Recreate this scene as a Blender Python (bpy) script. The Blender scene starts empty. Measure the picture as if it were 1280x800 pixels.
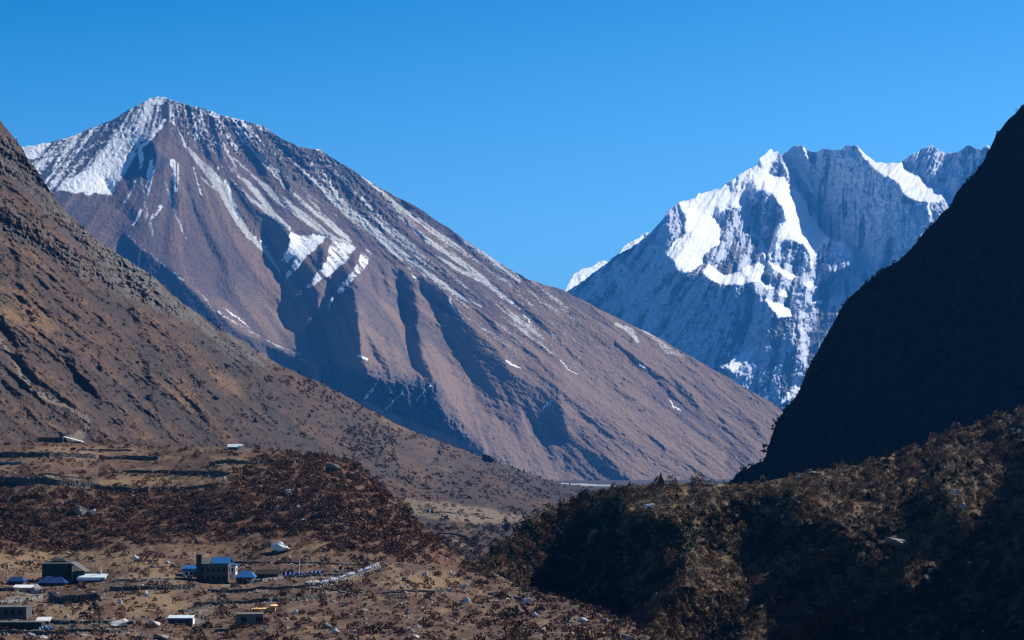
import bpy, math, random
import numpy as np
from mathutils import Vector, Matrix
from mathutils.bvhtree import BVHTree

SC = bpy.context.scene
COL = SC.collection
R = math.radians
random.seed(7)
RNG = np.random.default_rng(11)

# ---------------------------------------------------------------- camera, sky, sun, exposure
F = 2567.0                     # focal length in pixels of the 1280 wide photograph
HOR = 560.0                    # the picture row of the eye level
cam_d = bpy.data.cameras.new('camera')
cam = bpy.data.objects.new('camera', cam_d)
COL.objects.link(cam)
cam.location = (0, 0, 0)
cam.rotation_euler = (R(90), 0, 0)
cam_d.sensor_width = 36.0
cam_d.lens = 36.0 * F / 1280.0
cam_d.shift_y = (HOR - 400.0) / 1280.0
cam_d.clip_start = 1.0
cam_d.clip_end = 90000.0
SC.camera = cam

SUN_AZ, SUN_EL = 60.0, 36.0    # from the view direction towards the right, above the horizon
L = Vector((math.sin(R(SUN_AZ)) * math.cos(R(SUN_EL)), math.cos(R(SUN_AZ)) * math.cos(R(SUN_EL)), math.sin(R(SUN_EL))))
world = bpy.data.worlds.new('World')
SC.world = world
world.use_nodes = True
wn, wl = world.node_tree.nodes, world.node_tree.links
bg = wn['Background']
sky = wn.new('ShaderNodeTexSky')
sky.sky_type = 'NISHITA'
sky.sun_disc = False
sky.sun_elevation = R(SUN_EL)
sky.sun_rotation = R(SUN_AZ)
sky.altitude = 3400
sky.air_density = 1.0
sky.dust_density = 0.0
sky.ozone_density = 2.5
# the deep, clear blue of high altitude: each channel of the sky stretched a little away from grey
sep = wn.new('ShaderNodeSeparateColor'); cmb = wn.new('ShaderNodeCombineColor')
wl.new(sky.outputs[0], sep.inputs[0])
for k, (mu, ad, lo) in enumerate(((1.6, -2.42, 0.15), (2.4, -3.6, 0.42), (2.7, -5.8, 1.5))):
    q = wn.new('ShaderNodeMath'); q.operation = 'MULTIPLY_ADD'; q.inputs[1].default_value = mu; q.inputs[2].default_value = ad
    q2 = wn.new('ShaderNodeMath'); q2.operation = 'MAXIMUM'; q2.inputs[1].default_value = lo
    wl.new(sep.outputs[k], q.inputs[0]); wl.new(q.outputs[0], q2.inputs[0]); wl.new(q2.outputs[0], cmb.inputs[k])
wl.new(cmb.outputs[0], bg.inputs['Color'])
bg.inputs['Strength'].default_value = 0.053
sun_d = bpy.data.lights.new('sun', 'SUN')
sun_d.energy = 5.0
sun_d.angle = R(0.5)
sun_d.color = (1.0, 0.95, 0.87)
sun = bpy.data.objects.new('sun', sun_d)
sun.rotation_euler = L.to_track_quat('Z', 'Y').to_euler()
COL.objects.link(sun)
SC.view_settings.view_transform = 'Standard'
SC.view_settings.look = 'None'
SC.view_settings.exposure = 0.73
SC.view_settings.gamma = 1.0
SC.view_settings.use_curve_mapping = False
SC.cycles.use_denoising = True
SC.cycles.denoising_prefilter = 'ACCURATE'
SC.cycles.filter_width = 1.25
SC.cycles.max_bounces = 4
SC.cycles.diffuse_bounces = 2
SC.cycles.volume_bounces = 0

# ---------------------------------------------------------------- noise
def _hash(ix, iy, seed):
    h = (ix.astype(np.int64) * 374761393 + iy.astype(np.int64) * 668265263 + seed * 1442695041) & 0xFFFFFFFF
    h = ((h ^ (h >> 13)) * 1274126177) & 0xFFFFFFFF
    return (h ^ (h >> 16)).astype(np.float64) / 4294967295.0

def gnoise(x, y, seed=0):
    x0 = np.floor(x); y0 = np.floor(y)
    fx = x - x0; fy = y - y0
    u = fx * fx * fx * (fx * (fx * 6 - 15) + 10); v = fy * fy * fy * (fy * (fy * 6 - 15) + 10)
    def g(i, j):
        a = _hash(x0 + i, y0 + j, seed) * 2 * math.pi
        return np.cos(a) * (fx - i) + np.sin(a) * (fy - j)
    return ((g(0, 0) * (1 - u) + g(1, 0) * u) * (1 - v) + (g(0, 1) * (1 - u) + g(1, 1) * u) * v) * 1.5

def fbm(x, y, octv=5, seed=0, gain=0.5, ridged=False):
    s = 0; a = 1.0; f = 1.0; t = 0
    for k in range(octv):
        n = gnoise(x * f + k * 17.3, y * f - k * 9.1, seed + k)
        if ridged: n = 1 - 2 * np.abs(n)
        s = s + a * n; t += a; a *= gain; f *= 2.03
    return s / t

def bil(A, x, y):
    h, w = A.shape
    x = np.clip(x, 0, w - 1.001); y = np.clip(y, 0, h - 1.001)
    i = x.astype(np.int32); j = y.astype(np.int32); fx = x - i; fy = y - j
    return (A[j, i] * (1 - fx) + A[j, i + 1] * fx) * (1 - fy) + (A[j + 1, i] * (1 - fx) + A[j + 1, i + 1] * fx) * fy

def blur(A, s):
    if s < 0.3: return A
    n = int(3 * s) + 1
    k = np.exp(-0.5 * (np.arange(-n, n + 1) / s) ** 2); k /= k.sum()
    B = np.pad(A, ((n, n), (0, 0)), mode='edge'); C = sum(k[i] * B[i:i + A.shape[0]] for i in range(2 * n + 1))
    B = np.pad(C, ((0, 0), (n, n)), mode='edge'); return sum(k[i] * B[:, i:i + A.shape[1]] for i in range(2 * n + 1))

def sstep(x, a, b):
    t = np.clip((x - a) / (b - a), 0, 1); return t * t * (3 - 2 * t)

# ---------------------------------------------------------------- a relief: a piece of terrain on a grid of sight lines
class Relief:
    """Terrain surface sampled along sight lines; depth comes from slopes, gullies and ribs laid on it."""
    def __init__(s, x0, x1, y0, y1, step):
        s.x0, s.y0, s.st = x0, y0, step
        s.w = int((x1 - x0) / step) + 1; s.h = int((y1 - y0) / step) + 1
        s.X, s.Y = np.meshgrid(x0 + np.arange(s.w) * step, y0 + np.arange(s.h) * step)
        s.A = np.zeros_like(s.X); s.B = np.zeros_like(s.X)
        s.wx = s.X; s.wy = s.Y
    def warp(s, amp, scale, seed, octv=4):
        s.wx = s.X + amp * fbm(s.X / scale, s.Y / scale, octv, seed, 0.65); s.wy = s.Y + amp * fbm(s.X / scale + 50, s.Y / scale, octv, seed + 9, 0.65)
    def poly(s, pts, soft=0):
        m = np.zeros(s.X.shape, bool); n = len(pts)
        for i in range(n):
            xa, ya = pts[i]; xb, yb = pts[(i + 1) % n]
            if ya == yb: continue
            c = ((ya > s.wy) != (yb > s.wy)) & (s.wx < (xb - xa) * (s.wy - ya) / (yb - ya) + xa)
            m ^= c
        return blur(m.astype(float), soft / s.st)
    def stroke(s, pts, ws, soft=0.6, jit=1.0):
        if not isinstance(ws, (list, tuple)): ws = [ws] * len(pts)
        if len(ws) != len(pts): ws = list(np.interp(np.linspace(0, 1, len(pts)), np.linspace(0, 1, len(ws)), ws))
        out = np.zeros_like(s.X)
        X = s.X + jit * (s.wx - s.X); Y = s.Y + jit * (s.wy - s.Y)
        for i in range(len(pts) - 1):
            (xa, ya), (xb, yb) = pts[i], pts[i + 1]
            dx, dy = xb - xa, yb - ya; l2 = dx * dx + dy * dy + 1e-6
            t = np.clip(((X - xa) * dx + (Y - ya) * dy) / l2, 0, 1)
            dist = np.hypot(X - xa - t * dx, Y - ya - t * dy); w = ws[i] + (ws[i + 1] - ws[i]) * t
            out = np.maximum(out, sstep(-(dist - w / 2), -soft - 0.4 * w * 0.5, soft))
        return out
    def add(s, m, a=0, b=0):
        s.A += m * a; s.B += m * b
    def solve(s, screen=150.0):
        gx = s.A * s.st / F; gy = -s.B * s.st / F
        gx[:, -1] = 0; gy[-1, :] = 0
        div = gx.copy(); div[:, 1:] -= gx[:, :-1]; div += gy; div[1:, :] -= gy[:-1, :]
        h, w = div.shape
        E = np.zeros((2 * h, 2 * w)); E[:h, :w] = div; E[:h, w:] = div[:, ::-1]; E[h:, :] = E[:h][::-1]
        K = np.fft.rfft2(E)
        lam = (2 * np.cos(2 * np.pi * np.arange(2 * h) / (2 * h)) - 2)[:, None] + (2 * np.cos(2 * np.pi * np.arange(w + 1) / (2 * w)) - 2)[None]
        K /= (lam - (s.st / screen) ** 2); K[0, 0] = 0
        return np.fft.irfft2(K, s=(2 * h, 2 * w))[:h, :w]
    def lic(s, U, V, sig, length, seed, stepl=1.5):
        """noise smeared along the fall lines"""
        q = 1 if sig < 2 else (2 if sig < 5 else 3)
        U = U[::q, ::q].astype(np.float32) / s.st / q; V = V[::q, ::q].astype(np.float32) / s.st / q
        N = np.random.default_rng(seed).standard_normal(U.shape).astype(np.float32); N = blur(N, sig / q); N /= N.std()
        acc = N.copy(); stepl = stepl * (1 if q == 1 else q * 0.8)
        K = int(length / stepl)
        I, J = np.meshgrid(np.arange(U.shape[1], dtype=np.float32), np.arange(U.shape[0], dtype=np.float32))
        for sg in (1, -1):
            x = I.copy(); y = J.copy()
            for k in range(K):
                ui = np.clip(x, 0, U.shape[1] - 1).astype(np.int32); vi = np.clip(y, 0, U.shape[0] - 1).astype(np.int32)
                x += sg * stepl * U[vi, ui]; y += sg * stepl * V[vi, ui]
                acc += (1 - k / K) * bil(N, x, y)
        if q > 1:
            gi, gj = np.meshgrid(np.arange(s.w) / q, np.arange(s.h) / q); acc = bil(acc, gi, gj)
        acc -= acc.mean(); return acc / acc.std()
    def build(s, name, lnd, sil, bottom, rows, masks, mat, xs=None, back=(0.02, 12, 0.7), silj=(0, 10), zdisp=None, power=1.0):
        x0, x1 = s.x0, s.x0 + (s.w - 1) * s.st
        cx = np.arange(x0, x1 + 0.01, s.st) if xs is None else np.arange(xs[0], xs[1] + 0.01, xs[2])
        S = np.interp(cx, [p[0] for p in sil], [p[1] for p in sil])
        S = S + silj[0] * fbm(cx / silj[1], cx * 0 + 3.3, 5, 77, 0.6)
        Bt = np.interp(cx, [p[0] for p in bottom], [p[1] for p in bottom])
        t = (np.linspace(0, 1, rows) ** power)[:, None]
        PX = np.repeat(cx[None], rows, 0); PY = S[None] + t * (Bt - S)[None]
        gi = (PX - s.x0) / s.st; gj = (PY - s.y0) / s.st
        d = np.exp(bil(lnd, gi, gj))
        P = np.stack([d * (PX - 640) / F, d, d * (HOR - PY) / F], -1)
        M = [bil(m, gi, gj) for m in masks]
        while len(M) < 4: M.append(np.zeros_like(PX))
        M = np.clip(np.stack(M, -1), 0, 1)
        if zdisp is not None: P[..., 2] += bil(zdisp, gi, gj)
        # the far side of the crest
        k, nb, sl = back
        ext = []; mext = []
        for q in range(1, nb + 1):
            r = d[0] * k * (q / nb) ** 1.7
            Q = P[0].copy(); Q[:, 1] += r
            Q[:, 0] += r * (cx - 640) / F
            Q[:, 2] -= r * sl * (0.6 + 0.4 * q / nb) + r * 0.25 * (fbm(cx / 20, r / (d[0] * k) * 4, 3, 5) )
            ext.append(Q); mext.append(M[0])
        P = np.concatenate([np.stack(ext[::-1]), P], 0); M = np.concatenate([np.stack(mext[::-1]), M], 0)
        s.P, s.M, s.nb, s.PXg, s.PYg = P, M, nb, PX, PY
        ob = grid_mesh(name, P, M, mat)
        return ob

def grid_mesh(name, P, M, mat):
    h, w, _ = P.shape
    me = bpy.data.meshes.new(name)
    me.vertices.add(h * w); me.vertices.foreach_set('co', P.reshape(-1).astype(np.float32))
    i = np.arange(h * w).reshape(h, w)
    q = np.stack([i[1:, :-1], i[1:, 1:], i[:-1, 1:], i[:-1, :-1]], -1).reshape(-1, 4)
    me.loops.add(q.size); me.loops.foreach_set('vertex_index', q.reshape(-1).astype(np.int32))
    me.polygons.add(len(q)); me.polygons.foreach_set('loop_start', np.arange(0, q.size, 4, dtype=np.int32))
    me.polygons.foreach_set('use_smooth', np.ones(len(q), bool))
    if M is not None:
        at = me.color_attributes.new('cover', 'FLOAT_COLOR', 'POINT')
        at.data.foreach_set('color', M.reshape(-1).astype(np.float32))
    me.update(calc_edges=True); me.validate()
    me.materials.append(mat)
    ob = bpy.data.objects.new(name, me); COL.objects.link(ob); ob['kind'] = 'structure'
    return ob

def tps(pts, X, Y):
    p = np.array(pts, float); q = p[:, :2] / 500.0; v = np.log(p[:, 2]); n = len(p)
    def U(r2): return np.where(r2 > 1e-12, 0.5 * r2 * np.log(r2 + 1e-12), 0)
    K = U(((q[:, None] - q[None]) ** 2).sum(-1)) + np.eye(n) * 1e-4
    Q = np.hstack([np.ones((n, 1)), q]); Amat = np.zeros((n + 3, n + 3)); Amat[:n, :n] = K; Amat[:n, n:] = Q; Amat[n:, :n] = Q.T
    c = np.linalg.solve(Amat, np.concatenate([v, np.zeros(3)]))
    out = c[n] + c[n + 1] * X / 500 + c[n + 2] * Y / 500
    for i in range(n): out = out + c[i] * U((X / 500 - q[i, 0]) ** 2 + (Y / 500 - q[i, 1]) ** 2)
    return out

# ---------------------------------------------------------------- materials
def alb(c):
    return c if (c is None or max(c) > 0.51) else tuple(v * 0.67 for v in c)
def nmat(name):
    m = bpy.data.materials.new(name); m.use_nodes = True
    b = m.node_tree.nodes['Principled BSDF']; b.inputs['Roughness'].default_value = 0.9
    b.inputs['Specular IOR Level'].default_value = 0.15
    return m, m.node_tree.nodes, m.node_tree.links, b
def nnoise(n, l, co, scale, detail=6, rough=0.6, vec_scale=None):
    t = n.new('ShaderNodeTexNoise'); t.inputs['Scale'].default_value = scale; t.inputs['Detail'].default_value = detail; t.inputs['Roughness'].default_value = rough
    if vec_scale:
        mp = n.new('ShaderNodeMapping'); mp.inputs['Scale'].default_value = vec_scale; l.new(co, mp.inputs['Vector']); co = mp.outputs[0]
    l.new(co, t.inputs['Vector']); return t.outputs['Fac']
def nramp(n, l, fac, stops):
    r = n.new('ShaderNodeValToRGB'); e = r.color_ramp.elements
    while len(e) < len(stops): e.new(0.5)
    for k, (p, c) in enumerate(stops):
        e[k].position = p; e[k].color = (c if isinstance(c, tuple) else (c, c, c)) + (1,)
    l.new(fac, r.inputs[0]); return r.outputs[0]
def nmix(n, l, f, a, b):
    m = n.new('ShaderNodeMix'); m.data_type = 'RGBA'
    if isinstance(f, float): m.inputs[0].default_value = f
    else: l.new(f, m.inputs[0])
    for k, c in ((6, a), (7, b)):
        if isinstance(c, tuple): m.inputs[k].default_value = c + (1,)
        else: l.new(c, m.inputs[k])
    return m.outputs[2]
def nmath(n, l, op, a, b=None, clamp=False):
    m = n.new('ShaderNodeMath'); m.operation = op; m.use_clamp = clamp
    for k, c in ((0, a), (1, b)):
        if c is None: continue
        if isinstance(c, (int, float)): m.inputs[k].default_value = c
        else: l.new(c, m.inputs[k])
    return m.outputs[0]
def ground_mat(name, base, cover, scales=(0.02, 0.15), bump=(0.2, 1.0), sharp=0.25, snow_rough=0.5):
    """base: three colours mixed by noise; cover: four colours laid by the painted cover masks, edges broken by noise"""
    base = [alb(c) for c in base]; cover = [alb(c) for c in cover]
    m, n, l, b = nmat(name)
    co = n.new('ShaderNodeTexCoord').outputs['Object']
    n1 = nnoise(n, l, co, scales[0]); n2 = nnoise(n, l, co, scales[1], 8, 0.65); n3 = nnoise(n, l, co, scales[1] * 4, 6, 0.7)
    f1 = nramp(n, l, n1, [(0.38, 0.0), (0.62, 1.0)]); f2 = nramp(n, l, n2, [(0.40, 0.0), (0.62, 1.0)])
    c = nmix(n, l, f2, nmix(n, l, f1, base[0], base[1]), base[2])
    at = n.new('ShaderNodeAttribute'); at.attribute_name = 'cover'
    sp = n.new('ShaderNodeSeparateColor'); l.new(at.outputs['Color'], sp.inputs[0])
    outs = [sp.outputs[0], sp.outputs[1], sp.outputs[2], at.outputs['Alpha']]
    nz = nmath(n, l, 'MULTIPLY', nmath(n, l, 'SUBTRACT', nmath(n, l, 'ADD', nmath(n, l, 'MULTIPLY', n2, 0.5), nmath(n, l, 'MULTIPLY', n3, 0.5)), 0.5), sharp * 6)
    for k in (3, 2, 1, 0):
        if cover[k] is None: continue
        f = nmath(n, l, 'ADD', outs[k], nz)
        f = nramp(n, l, f, [(0.5 - sharp * 0.5, 0.0), (0.5 + sharp * 0.5, 1.0)])
        # keep the noise from laying cover where there is none
        f = nmath(n, l, 'MULTIPLY', f, nramp(n, l, outs[k], [(0.02, 0.0), (0.2, 1.0)]))
        c = nmix(n, l, f, c, cover[k])
    v = nramp(n, l, n3, [(0.3, 0.78), (0.7, 1.18)])
    mm = n.new('ShaderNodeMix'); mm.data_type = 'RGBA'; mm.blend_type = 'MULTIPLY'; mm.inputs[0].default_value = 1.0
    l.new(c, mm.inputs[6]); l.new(v, mm.inputs[7]); l.new(mm.outputs[2], b.inputs['Base Color'])
    bp = n.new('ShaderNodeBump'); bp.inputs['Strength'].default_value = bump[0]; bp.inputs['Distance'].default_value = bump[1]
    l.new(n2, bp.inputs['Height']); l.new(bp.outputs[0], b.inputs['Normal'])
    return m
def plain(name, col, rough=0.85, var=0.25, scale=1.5, metal=0.0):
    col = alb(col)
    m, n, l, b = nmat(name)
    co = n.new('ShaderNodeTexCoord').outputs['Object']
    f = nnoise(n, l, co, scale, 6, 0.65)
    r = nramp(n, l, f, [(0.3, tuple(c * (1 - var) for c in col)), (0.7, tuple(min(1, c * (1 + var)) for c in col))])
    l.new(r, b.inputs['Base Color']); b.inputs['Roughness'].default_value = rough; b.inputs['Metallic'].default_value = metal
    return m
# ================================================================ the snow mountain at the head of the valley
def snow_mountain():
    r = Relief(690, 1340, 170, 640, 0.8)
    r.warp(5, 14, 3, 5)
    X, Y = r.X, r.Y
    base = math.log(13500) + (-0.15) * (X - 950) / F + 0.95 * (HOR - Y) / F
    # direction of fall: down to the left on the left flank, straight down on the right
    ang = np.interp(X[0], [700, 860, 940, 1040, 1240], [R(132), R(122), R(100), R(94), R(92)])[None] + 0.25 * fbm(X / 60, Y / 60, 3, 21)
    U, V = np.cos(ang), np.sin(ang)
    l1 = r.lic(U, V, 0.8, 26, 1); l2 = r.lic(U, V, 2.2, 50, 2); l3 = r.lic(U, V, 5.5, 70, 3)
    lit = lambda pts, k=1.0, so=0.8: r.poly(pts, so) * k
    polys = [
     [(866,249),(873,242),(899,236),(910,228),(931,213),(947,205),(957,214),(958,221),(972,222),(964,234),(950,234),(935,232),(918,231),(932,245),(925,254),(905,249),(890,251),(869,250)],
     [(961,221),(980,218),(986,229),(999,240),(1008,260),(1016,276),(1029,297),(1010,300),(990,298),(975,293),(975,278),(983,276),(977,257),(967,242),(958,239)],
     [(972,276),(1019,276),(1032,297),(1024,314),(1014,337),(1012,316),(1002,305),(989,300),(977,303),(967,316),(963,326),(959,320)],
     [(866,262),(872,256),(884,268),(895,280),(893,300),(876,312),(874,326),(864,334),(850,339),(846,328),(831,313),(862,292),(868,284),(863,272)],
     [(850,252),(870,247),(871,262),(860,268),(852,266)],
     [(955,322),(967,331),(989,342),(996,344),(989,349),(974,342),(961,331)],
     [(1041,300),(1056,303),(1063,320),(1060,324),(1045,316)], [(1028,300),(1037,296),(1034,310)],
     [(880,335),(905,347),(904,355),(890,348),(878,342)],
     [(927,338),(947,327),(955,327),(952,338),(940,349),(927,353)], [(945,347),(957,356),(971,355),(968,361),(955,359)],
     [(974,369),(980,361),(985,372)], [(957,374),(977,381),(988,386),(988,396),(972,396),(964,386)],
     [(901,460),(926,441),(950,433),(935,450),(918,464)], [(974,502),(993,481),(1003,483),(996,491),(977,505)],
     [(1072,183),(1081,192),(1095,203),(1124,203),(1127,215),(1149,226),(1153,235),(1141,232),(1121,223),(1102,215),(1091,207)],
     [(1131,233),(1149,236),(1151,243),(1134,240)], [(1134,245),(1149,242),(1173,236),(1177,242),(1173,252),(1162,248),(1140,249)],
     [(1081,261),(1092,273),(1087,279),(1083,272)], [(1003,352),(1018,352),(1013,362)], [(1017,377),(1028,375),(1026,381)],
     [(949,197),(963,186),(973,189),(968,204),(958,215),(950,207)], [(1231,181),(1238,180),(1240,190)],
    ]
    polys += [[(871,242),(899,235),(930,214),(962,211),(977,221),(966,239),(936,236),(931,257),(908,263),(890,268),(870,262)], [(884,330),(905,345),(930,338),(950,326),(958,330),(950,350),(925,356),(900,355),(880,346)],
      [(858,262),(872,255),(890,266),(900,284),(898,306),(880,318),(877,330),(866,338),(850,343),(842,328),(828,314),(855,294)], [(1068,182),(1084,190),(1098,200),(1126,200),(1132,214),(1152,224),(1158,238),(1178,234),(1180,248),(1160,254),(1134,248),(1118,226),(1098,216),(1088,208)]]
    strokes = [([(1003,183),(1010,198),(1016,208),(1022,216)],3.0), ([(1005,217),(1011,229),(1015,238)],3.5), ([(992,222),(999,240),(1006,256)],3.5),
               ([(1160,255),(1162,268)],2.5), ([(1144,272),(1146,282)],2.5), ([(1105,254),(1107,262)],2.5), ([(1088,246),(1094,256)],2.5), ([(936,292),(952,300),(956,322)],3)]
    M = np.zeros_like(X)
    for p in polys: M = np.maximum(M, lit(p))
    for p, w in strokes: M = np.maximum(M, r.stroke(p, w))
    rocklit = r.poly([(883,308),(890,285),(905,262),(925,262),(945,285),(955,303),(947,325),(920,338),(892,338),(880,320)], 3)
    rocklit = np.maximum(rocklit, r.poly([(977,342),(1005,342),(1019,353),(1008,372),(991,388),(988,367),(974,358)], 1.0))
    rocklit = np.maximum(rocklit, r.poly([(970,322),(985,308),(1000,306),(1010,318),(1008,335),(992,340),(975,333)], 1.5) * 0.8)
    rocklit = np.maximum(rocklit, r.poly([(833,268),(850,255),(852,285),(846,298),(835,290)], 1.5) * 0.8)
    cirque = np.clip(r.poly([(936,250),(965,238),(982,262),(984,280),(974,293),(958,320),(948,305),(950,285),(940,272)], 1.5) + r.poly([(952,345),(966,343),(972,352),(960,356)], 0.8) + r.poly([(979,300),(1003,303),(1010,318),(1002,334),(985,330),(978,312)], 1) * 0.5, 0, 1)
    zone = r.poly([(848,252),(870,248),(935,232),(962,222),(1000,240),(1014,262),(1028,296),(1060,304),(1062,326),(1020,352),(1009,374),(989,398),(962,384),(940,358),(905,352),(878,345),(850,338),(842,326),(866,290)], 2) * (1 - cirque)
    zone = zone * np.clip(0.55 + 0.25 * l2 + 0.5 * fbm(X / 12, Y / 12, 4, 66), 0, 1)
    rocklit = np.maximum(rocklit, zone)
    speck = r.poly([(872,440),(890,412),(912,400),(925,420),(918,440),(895,455),(875,450)], 5) * 0.7 + r.poly([(990,395),(1006,392),(1008,440),(1000,458),(988,440)], 4) * 0.7 + r.poly([(880,352),(925,355),(935,395),(900,405),(878,380)], 6) * 0.35
    bite = r.poly([(940,250),(952,248),(970,263),(966,270),(945,275)], 1) + r.poly([(957,218),(969,196),(983,192),(984,216),(972,221)], 1)
    M = M * (1 - 0.9 * np.clip(bite, 0, 1))
    flute = r.poly([(1125,204),(1150,187),(1165,182),(1200,190),(1192,205),(1180,222),(1160,222),(1140,215)], 2)
    r.add(M, 3.8, 2.9); r.add(rocklit * (1.0 + 0.4 * l2), 2.8, 1.6); r.add(np.clip(speck, 0, 1), 1.2, 1.2)
    dark = 1 - np.clip(M + rocklit, 0, 1)
    r.add(blur(dark, 2), -0.45, -0.1)
    r.add(r.poly([(983,190),(1058,181),(1085,200),(1110,240),(1100,300),(1060,300),(1030,295),(1005,250)], 6), -0.5, -0.3)
    r.add(flute, 2.4, 1.1)
    # tall flank: long ribs down to the left
    for p, w in (([(800,318),(768,352),(742,380)],9), ([(850,330),(800,375),(770,410)],12), ([(880,350),(840,395),(800,440)],14), ([(905,300),(930,345),(960,400),(950,440)],10), ([(1040,330),(1010,380),(980,440)],14), ([(1060,200),(1040,260),(1030,300)],8)):
        r.add(r.stroke(p, w, 3), -0.9, -0.3); r.add(r.stroke([(x + w * 0.9, y + 2) for x, y in p], w, 3), 0.9, 0.2)
    r.add(cirque, -1.5, -0.5)
    h = r.solve(140)
    rough = 1 - 0.6 * np.clip(blur(M, 1), 0, 1)
    fx = np.abs(fbm(X / 9, Y / 14, 5, 31, 0.6))
    lnd = base + h - (l1 * 0.35 + l2 * 1.1 + l3 * 3.4) * 0.00021 * rough * (1 + 2.0 * flute) + (fx * 0.0045 + np.abs(fbm(X / 30 + Y / 60, Y / 36, 5, 38, 0.6)) * 0.012) * rough + 0.0012 * fbm(X / 3.0, Y / 3.0, 3, 44) * rough
    lnd = lnd + blur(flute, 1.5) * 0.0011 * np.sin((X + 0.45 * (Y - 180)) * 2 * math.pi / 5.2 + 2.5 * fbm(X / 20, Y / 20, 2, 3)) + blur(M, 1.5) * 0.00045 * np.sin((X * 0.8 + 0.5 * Y) * 2 * math.pi / 7 + 5 * fbm(X / 15, Y / 15, 3, 4))
    wall = r.poly([(976,192),(985,214),(990,228),(1001,240),(1011,260),(1022,276),(1035,294),(1042,297),(1058,300),(1066,318),(1064,332),(1040,345),(1022,358),(1012,376),(1000,400),(1010,470),(1000,520),(1100,660),(1345,660),(1345,100),(976,100)], 1.2)
    col = r.poly([(1078,184),(1095,200),(1125,202),(1130,214),(1150,222),(1158,234),(1180,236),(1182,250),(1200,300),(1345,300),(1345,100),(1078,100)], 1.5)
    spur2 = r.poly([(958,300),(962,326),(985,344),(1000,346),(1012,342),(1018,318),(1031,298),(1200,200),(1200,160),(960,160)], 1.5)
    r.wallm = wall * (1 - sstep(Y, 350, 600))
    lnd = lnd + 0.028 * r.wallm + 0.010 * col + 0.004 * spur2
    # snow cover: ledges and gullies; bare rock ribs between
    ns = fbm(X / 11, Y / 11, 5, 61, 0.55)
    leftwall = r.poly([(700,370),(830,265),(850,260),(846,320),(880,350),(900,420),(1000,520),(700,520)], 8)
    upper = sstep(-Y, -330, -230)
    ns2 = fbm(X / 34, Y / 40, 4, 65, 0.6)
    crestwall = r.poly([(983,192),(1058,182),(1085,200),(1120,240),(1110,300),(1062,302),(1030,292),(1008,255)], 5)
    cov = 0.52 + (0.15 + 0.26 * crestwall) * l2 + (0.05 + 0.1 * crestwall) * l1 + 0.20 * l3 + 0.36 * ns + 0.45 * ns2 + 0.16 * upper + 0.06 * leftwall
    streak = np.zeros_like(X)
    for p, w in (([(1066,190),(1055,220),(1040,250),(1030,300)],5), ([(1040,228),(1032,260),(1028,300)],7), ([(1052,215),(1050,250)],5), ([(1020,232),(1024,262)],3), ([(1076,218),(1066,245),(1055,290)],4), ([(990,190),(996,215)],6), ([(1120,262),(1105,290)],18), ([(1150,258),(1135,300)],14), ([(1200,215),(1185,250)],12), ([(1165,235),(1185,232)],8), ([(1215,195),(1205,230)],8), ([(770,328),(773,352)],4), ([(802,345),(765,388)],9), ([(792,372),(752,402)],8), ([(830,340),(812,368)],5), ([(848,345),(822,378)],5), ([(872,358),(835,412)],7), ([(858,392),(826,424)],5), ([(900,400),(870,430)],6), ([(745,345),(752,368)],6), ([(930,460),(900,500)],12), ([(960,440),(930,500)],14), ([(985,420),(965,490)],8), ([(1010,430),(1000,470)],6), ([(1060,330),(1035,390)],5), ([(1100,300),(1070,330)],12)):
        streak = np.maximum(streak, r.stroke(p, w, 1.5))
    cov = cov + 0.35 * streak + 0.5 * flute + speck * (0.25 + 0.25 * l1 + 0.8 * ns) + rocklit * (0.02 + 0.12 * l1) + 0.22 * zone - 0.4 * cirque * (ns2 > -0.1) - 0.1 * r.poly([(1000,180),(1080,185),(1110,230),(1090,260),(1030,240),(1000,215)], 8)
    cov = np.maximum(cov, M * 1.3)
    r.add  # slopes are done; below, snow inside the sunlit patches is coloured whiter than the rest
    snow = np.clip(cov, 0, 1); sunlit_white = np.clip(blur(M, 0.6) * 1.3, 0, 1)
    ice = np.clip(streak * 0.7 + flute * 0.8 + leftwall * 0.3 + 0.2, 0, 1) * 0
    sil = [(690,372),(714,361),(730,350),(753,333),(767,321),(800,303),(815,289),(830,272),(834,265),(850,252),(869,247),(873,242),(899,236),(910,228),(931,214),(947,206),(949,198),(957,192),(963,186),(968,190),(972,189),(975,194),(983,190),(992,182),(1003,182),(1011,189),(1021,190),(1027,186),(1042,187),(1053,187),(1058,181),(1065,183),(1071,181),(1081,192),(1095,203),(1107,204),(1123,204),(1134,197),(1146,190),(1152,187),(1165,182),(1173,187),(1184,192),(1196,190),(1210,182),(1217,184),(1226,187),(1234,182),(1245,188),(1290,210),(1340,230)]
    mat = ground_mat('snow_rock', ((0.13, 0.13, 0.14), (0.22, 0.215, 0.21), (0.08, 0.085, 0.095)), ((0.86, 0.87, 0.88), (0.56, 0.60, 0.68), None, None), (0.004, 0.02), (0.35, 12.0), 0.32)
    r.build('snow_mountain', lnd, sil, [(690,600),(1340,640)], 560, [sunlit_white, snow], mat, back=(0.08, 14, 0.9), silj=(2.6, 7))
    return r

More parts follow.
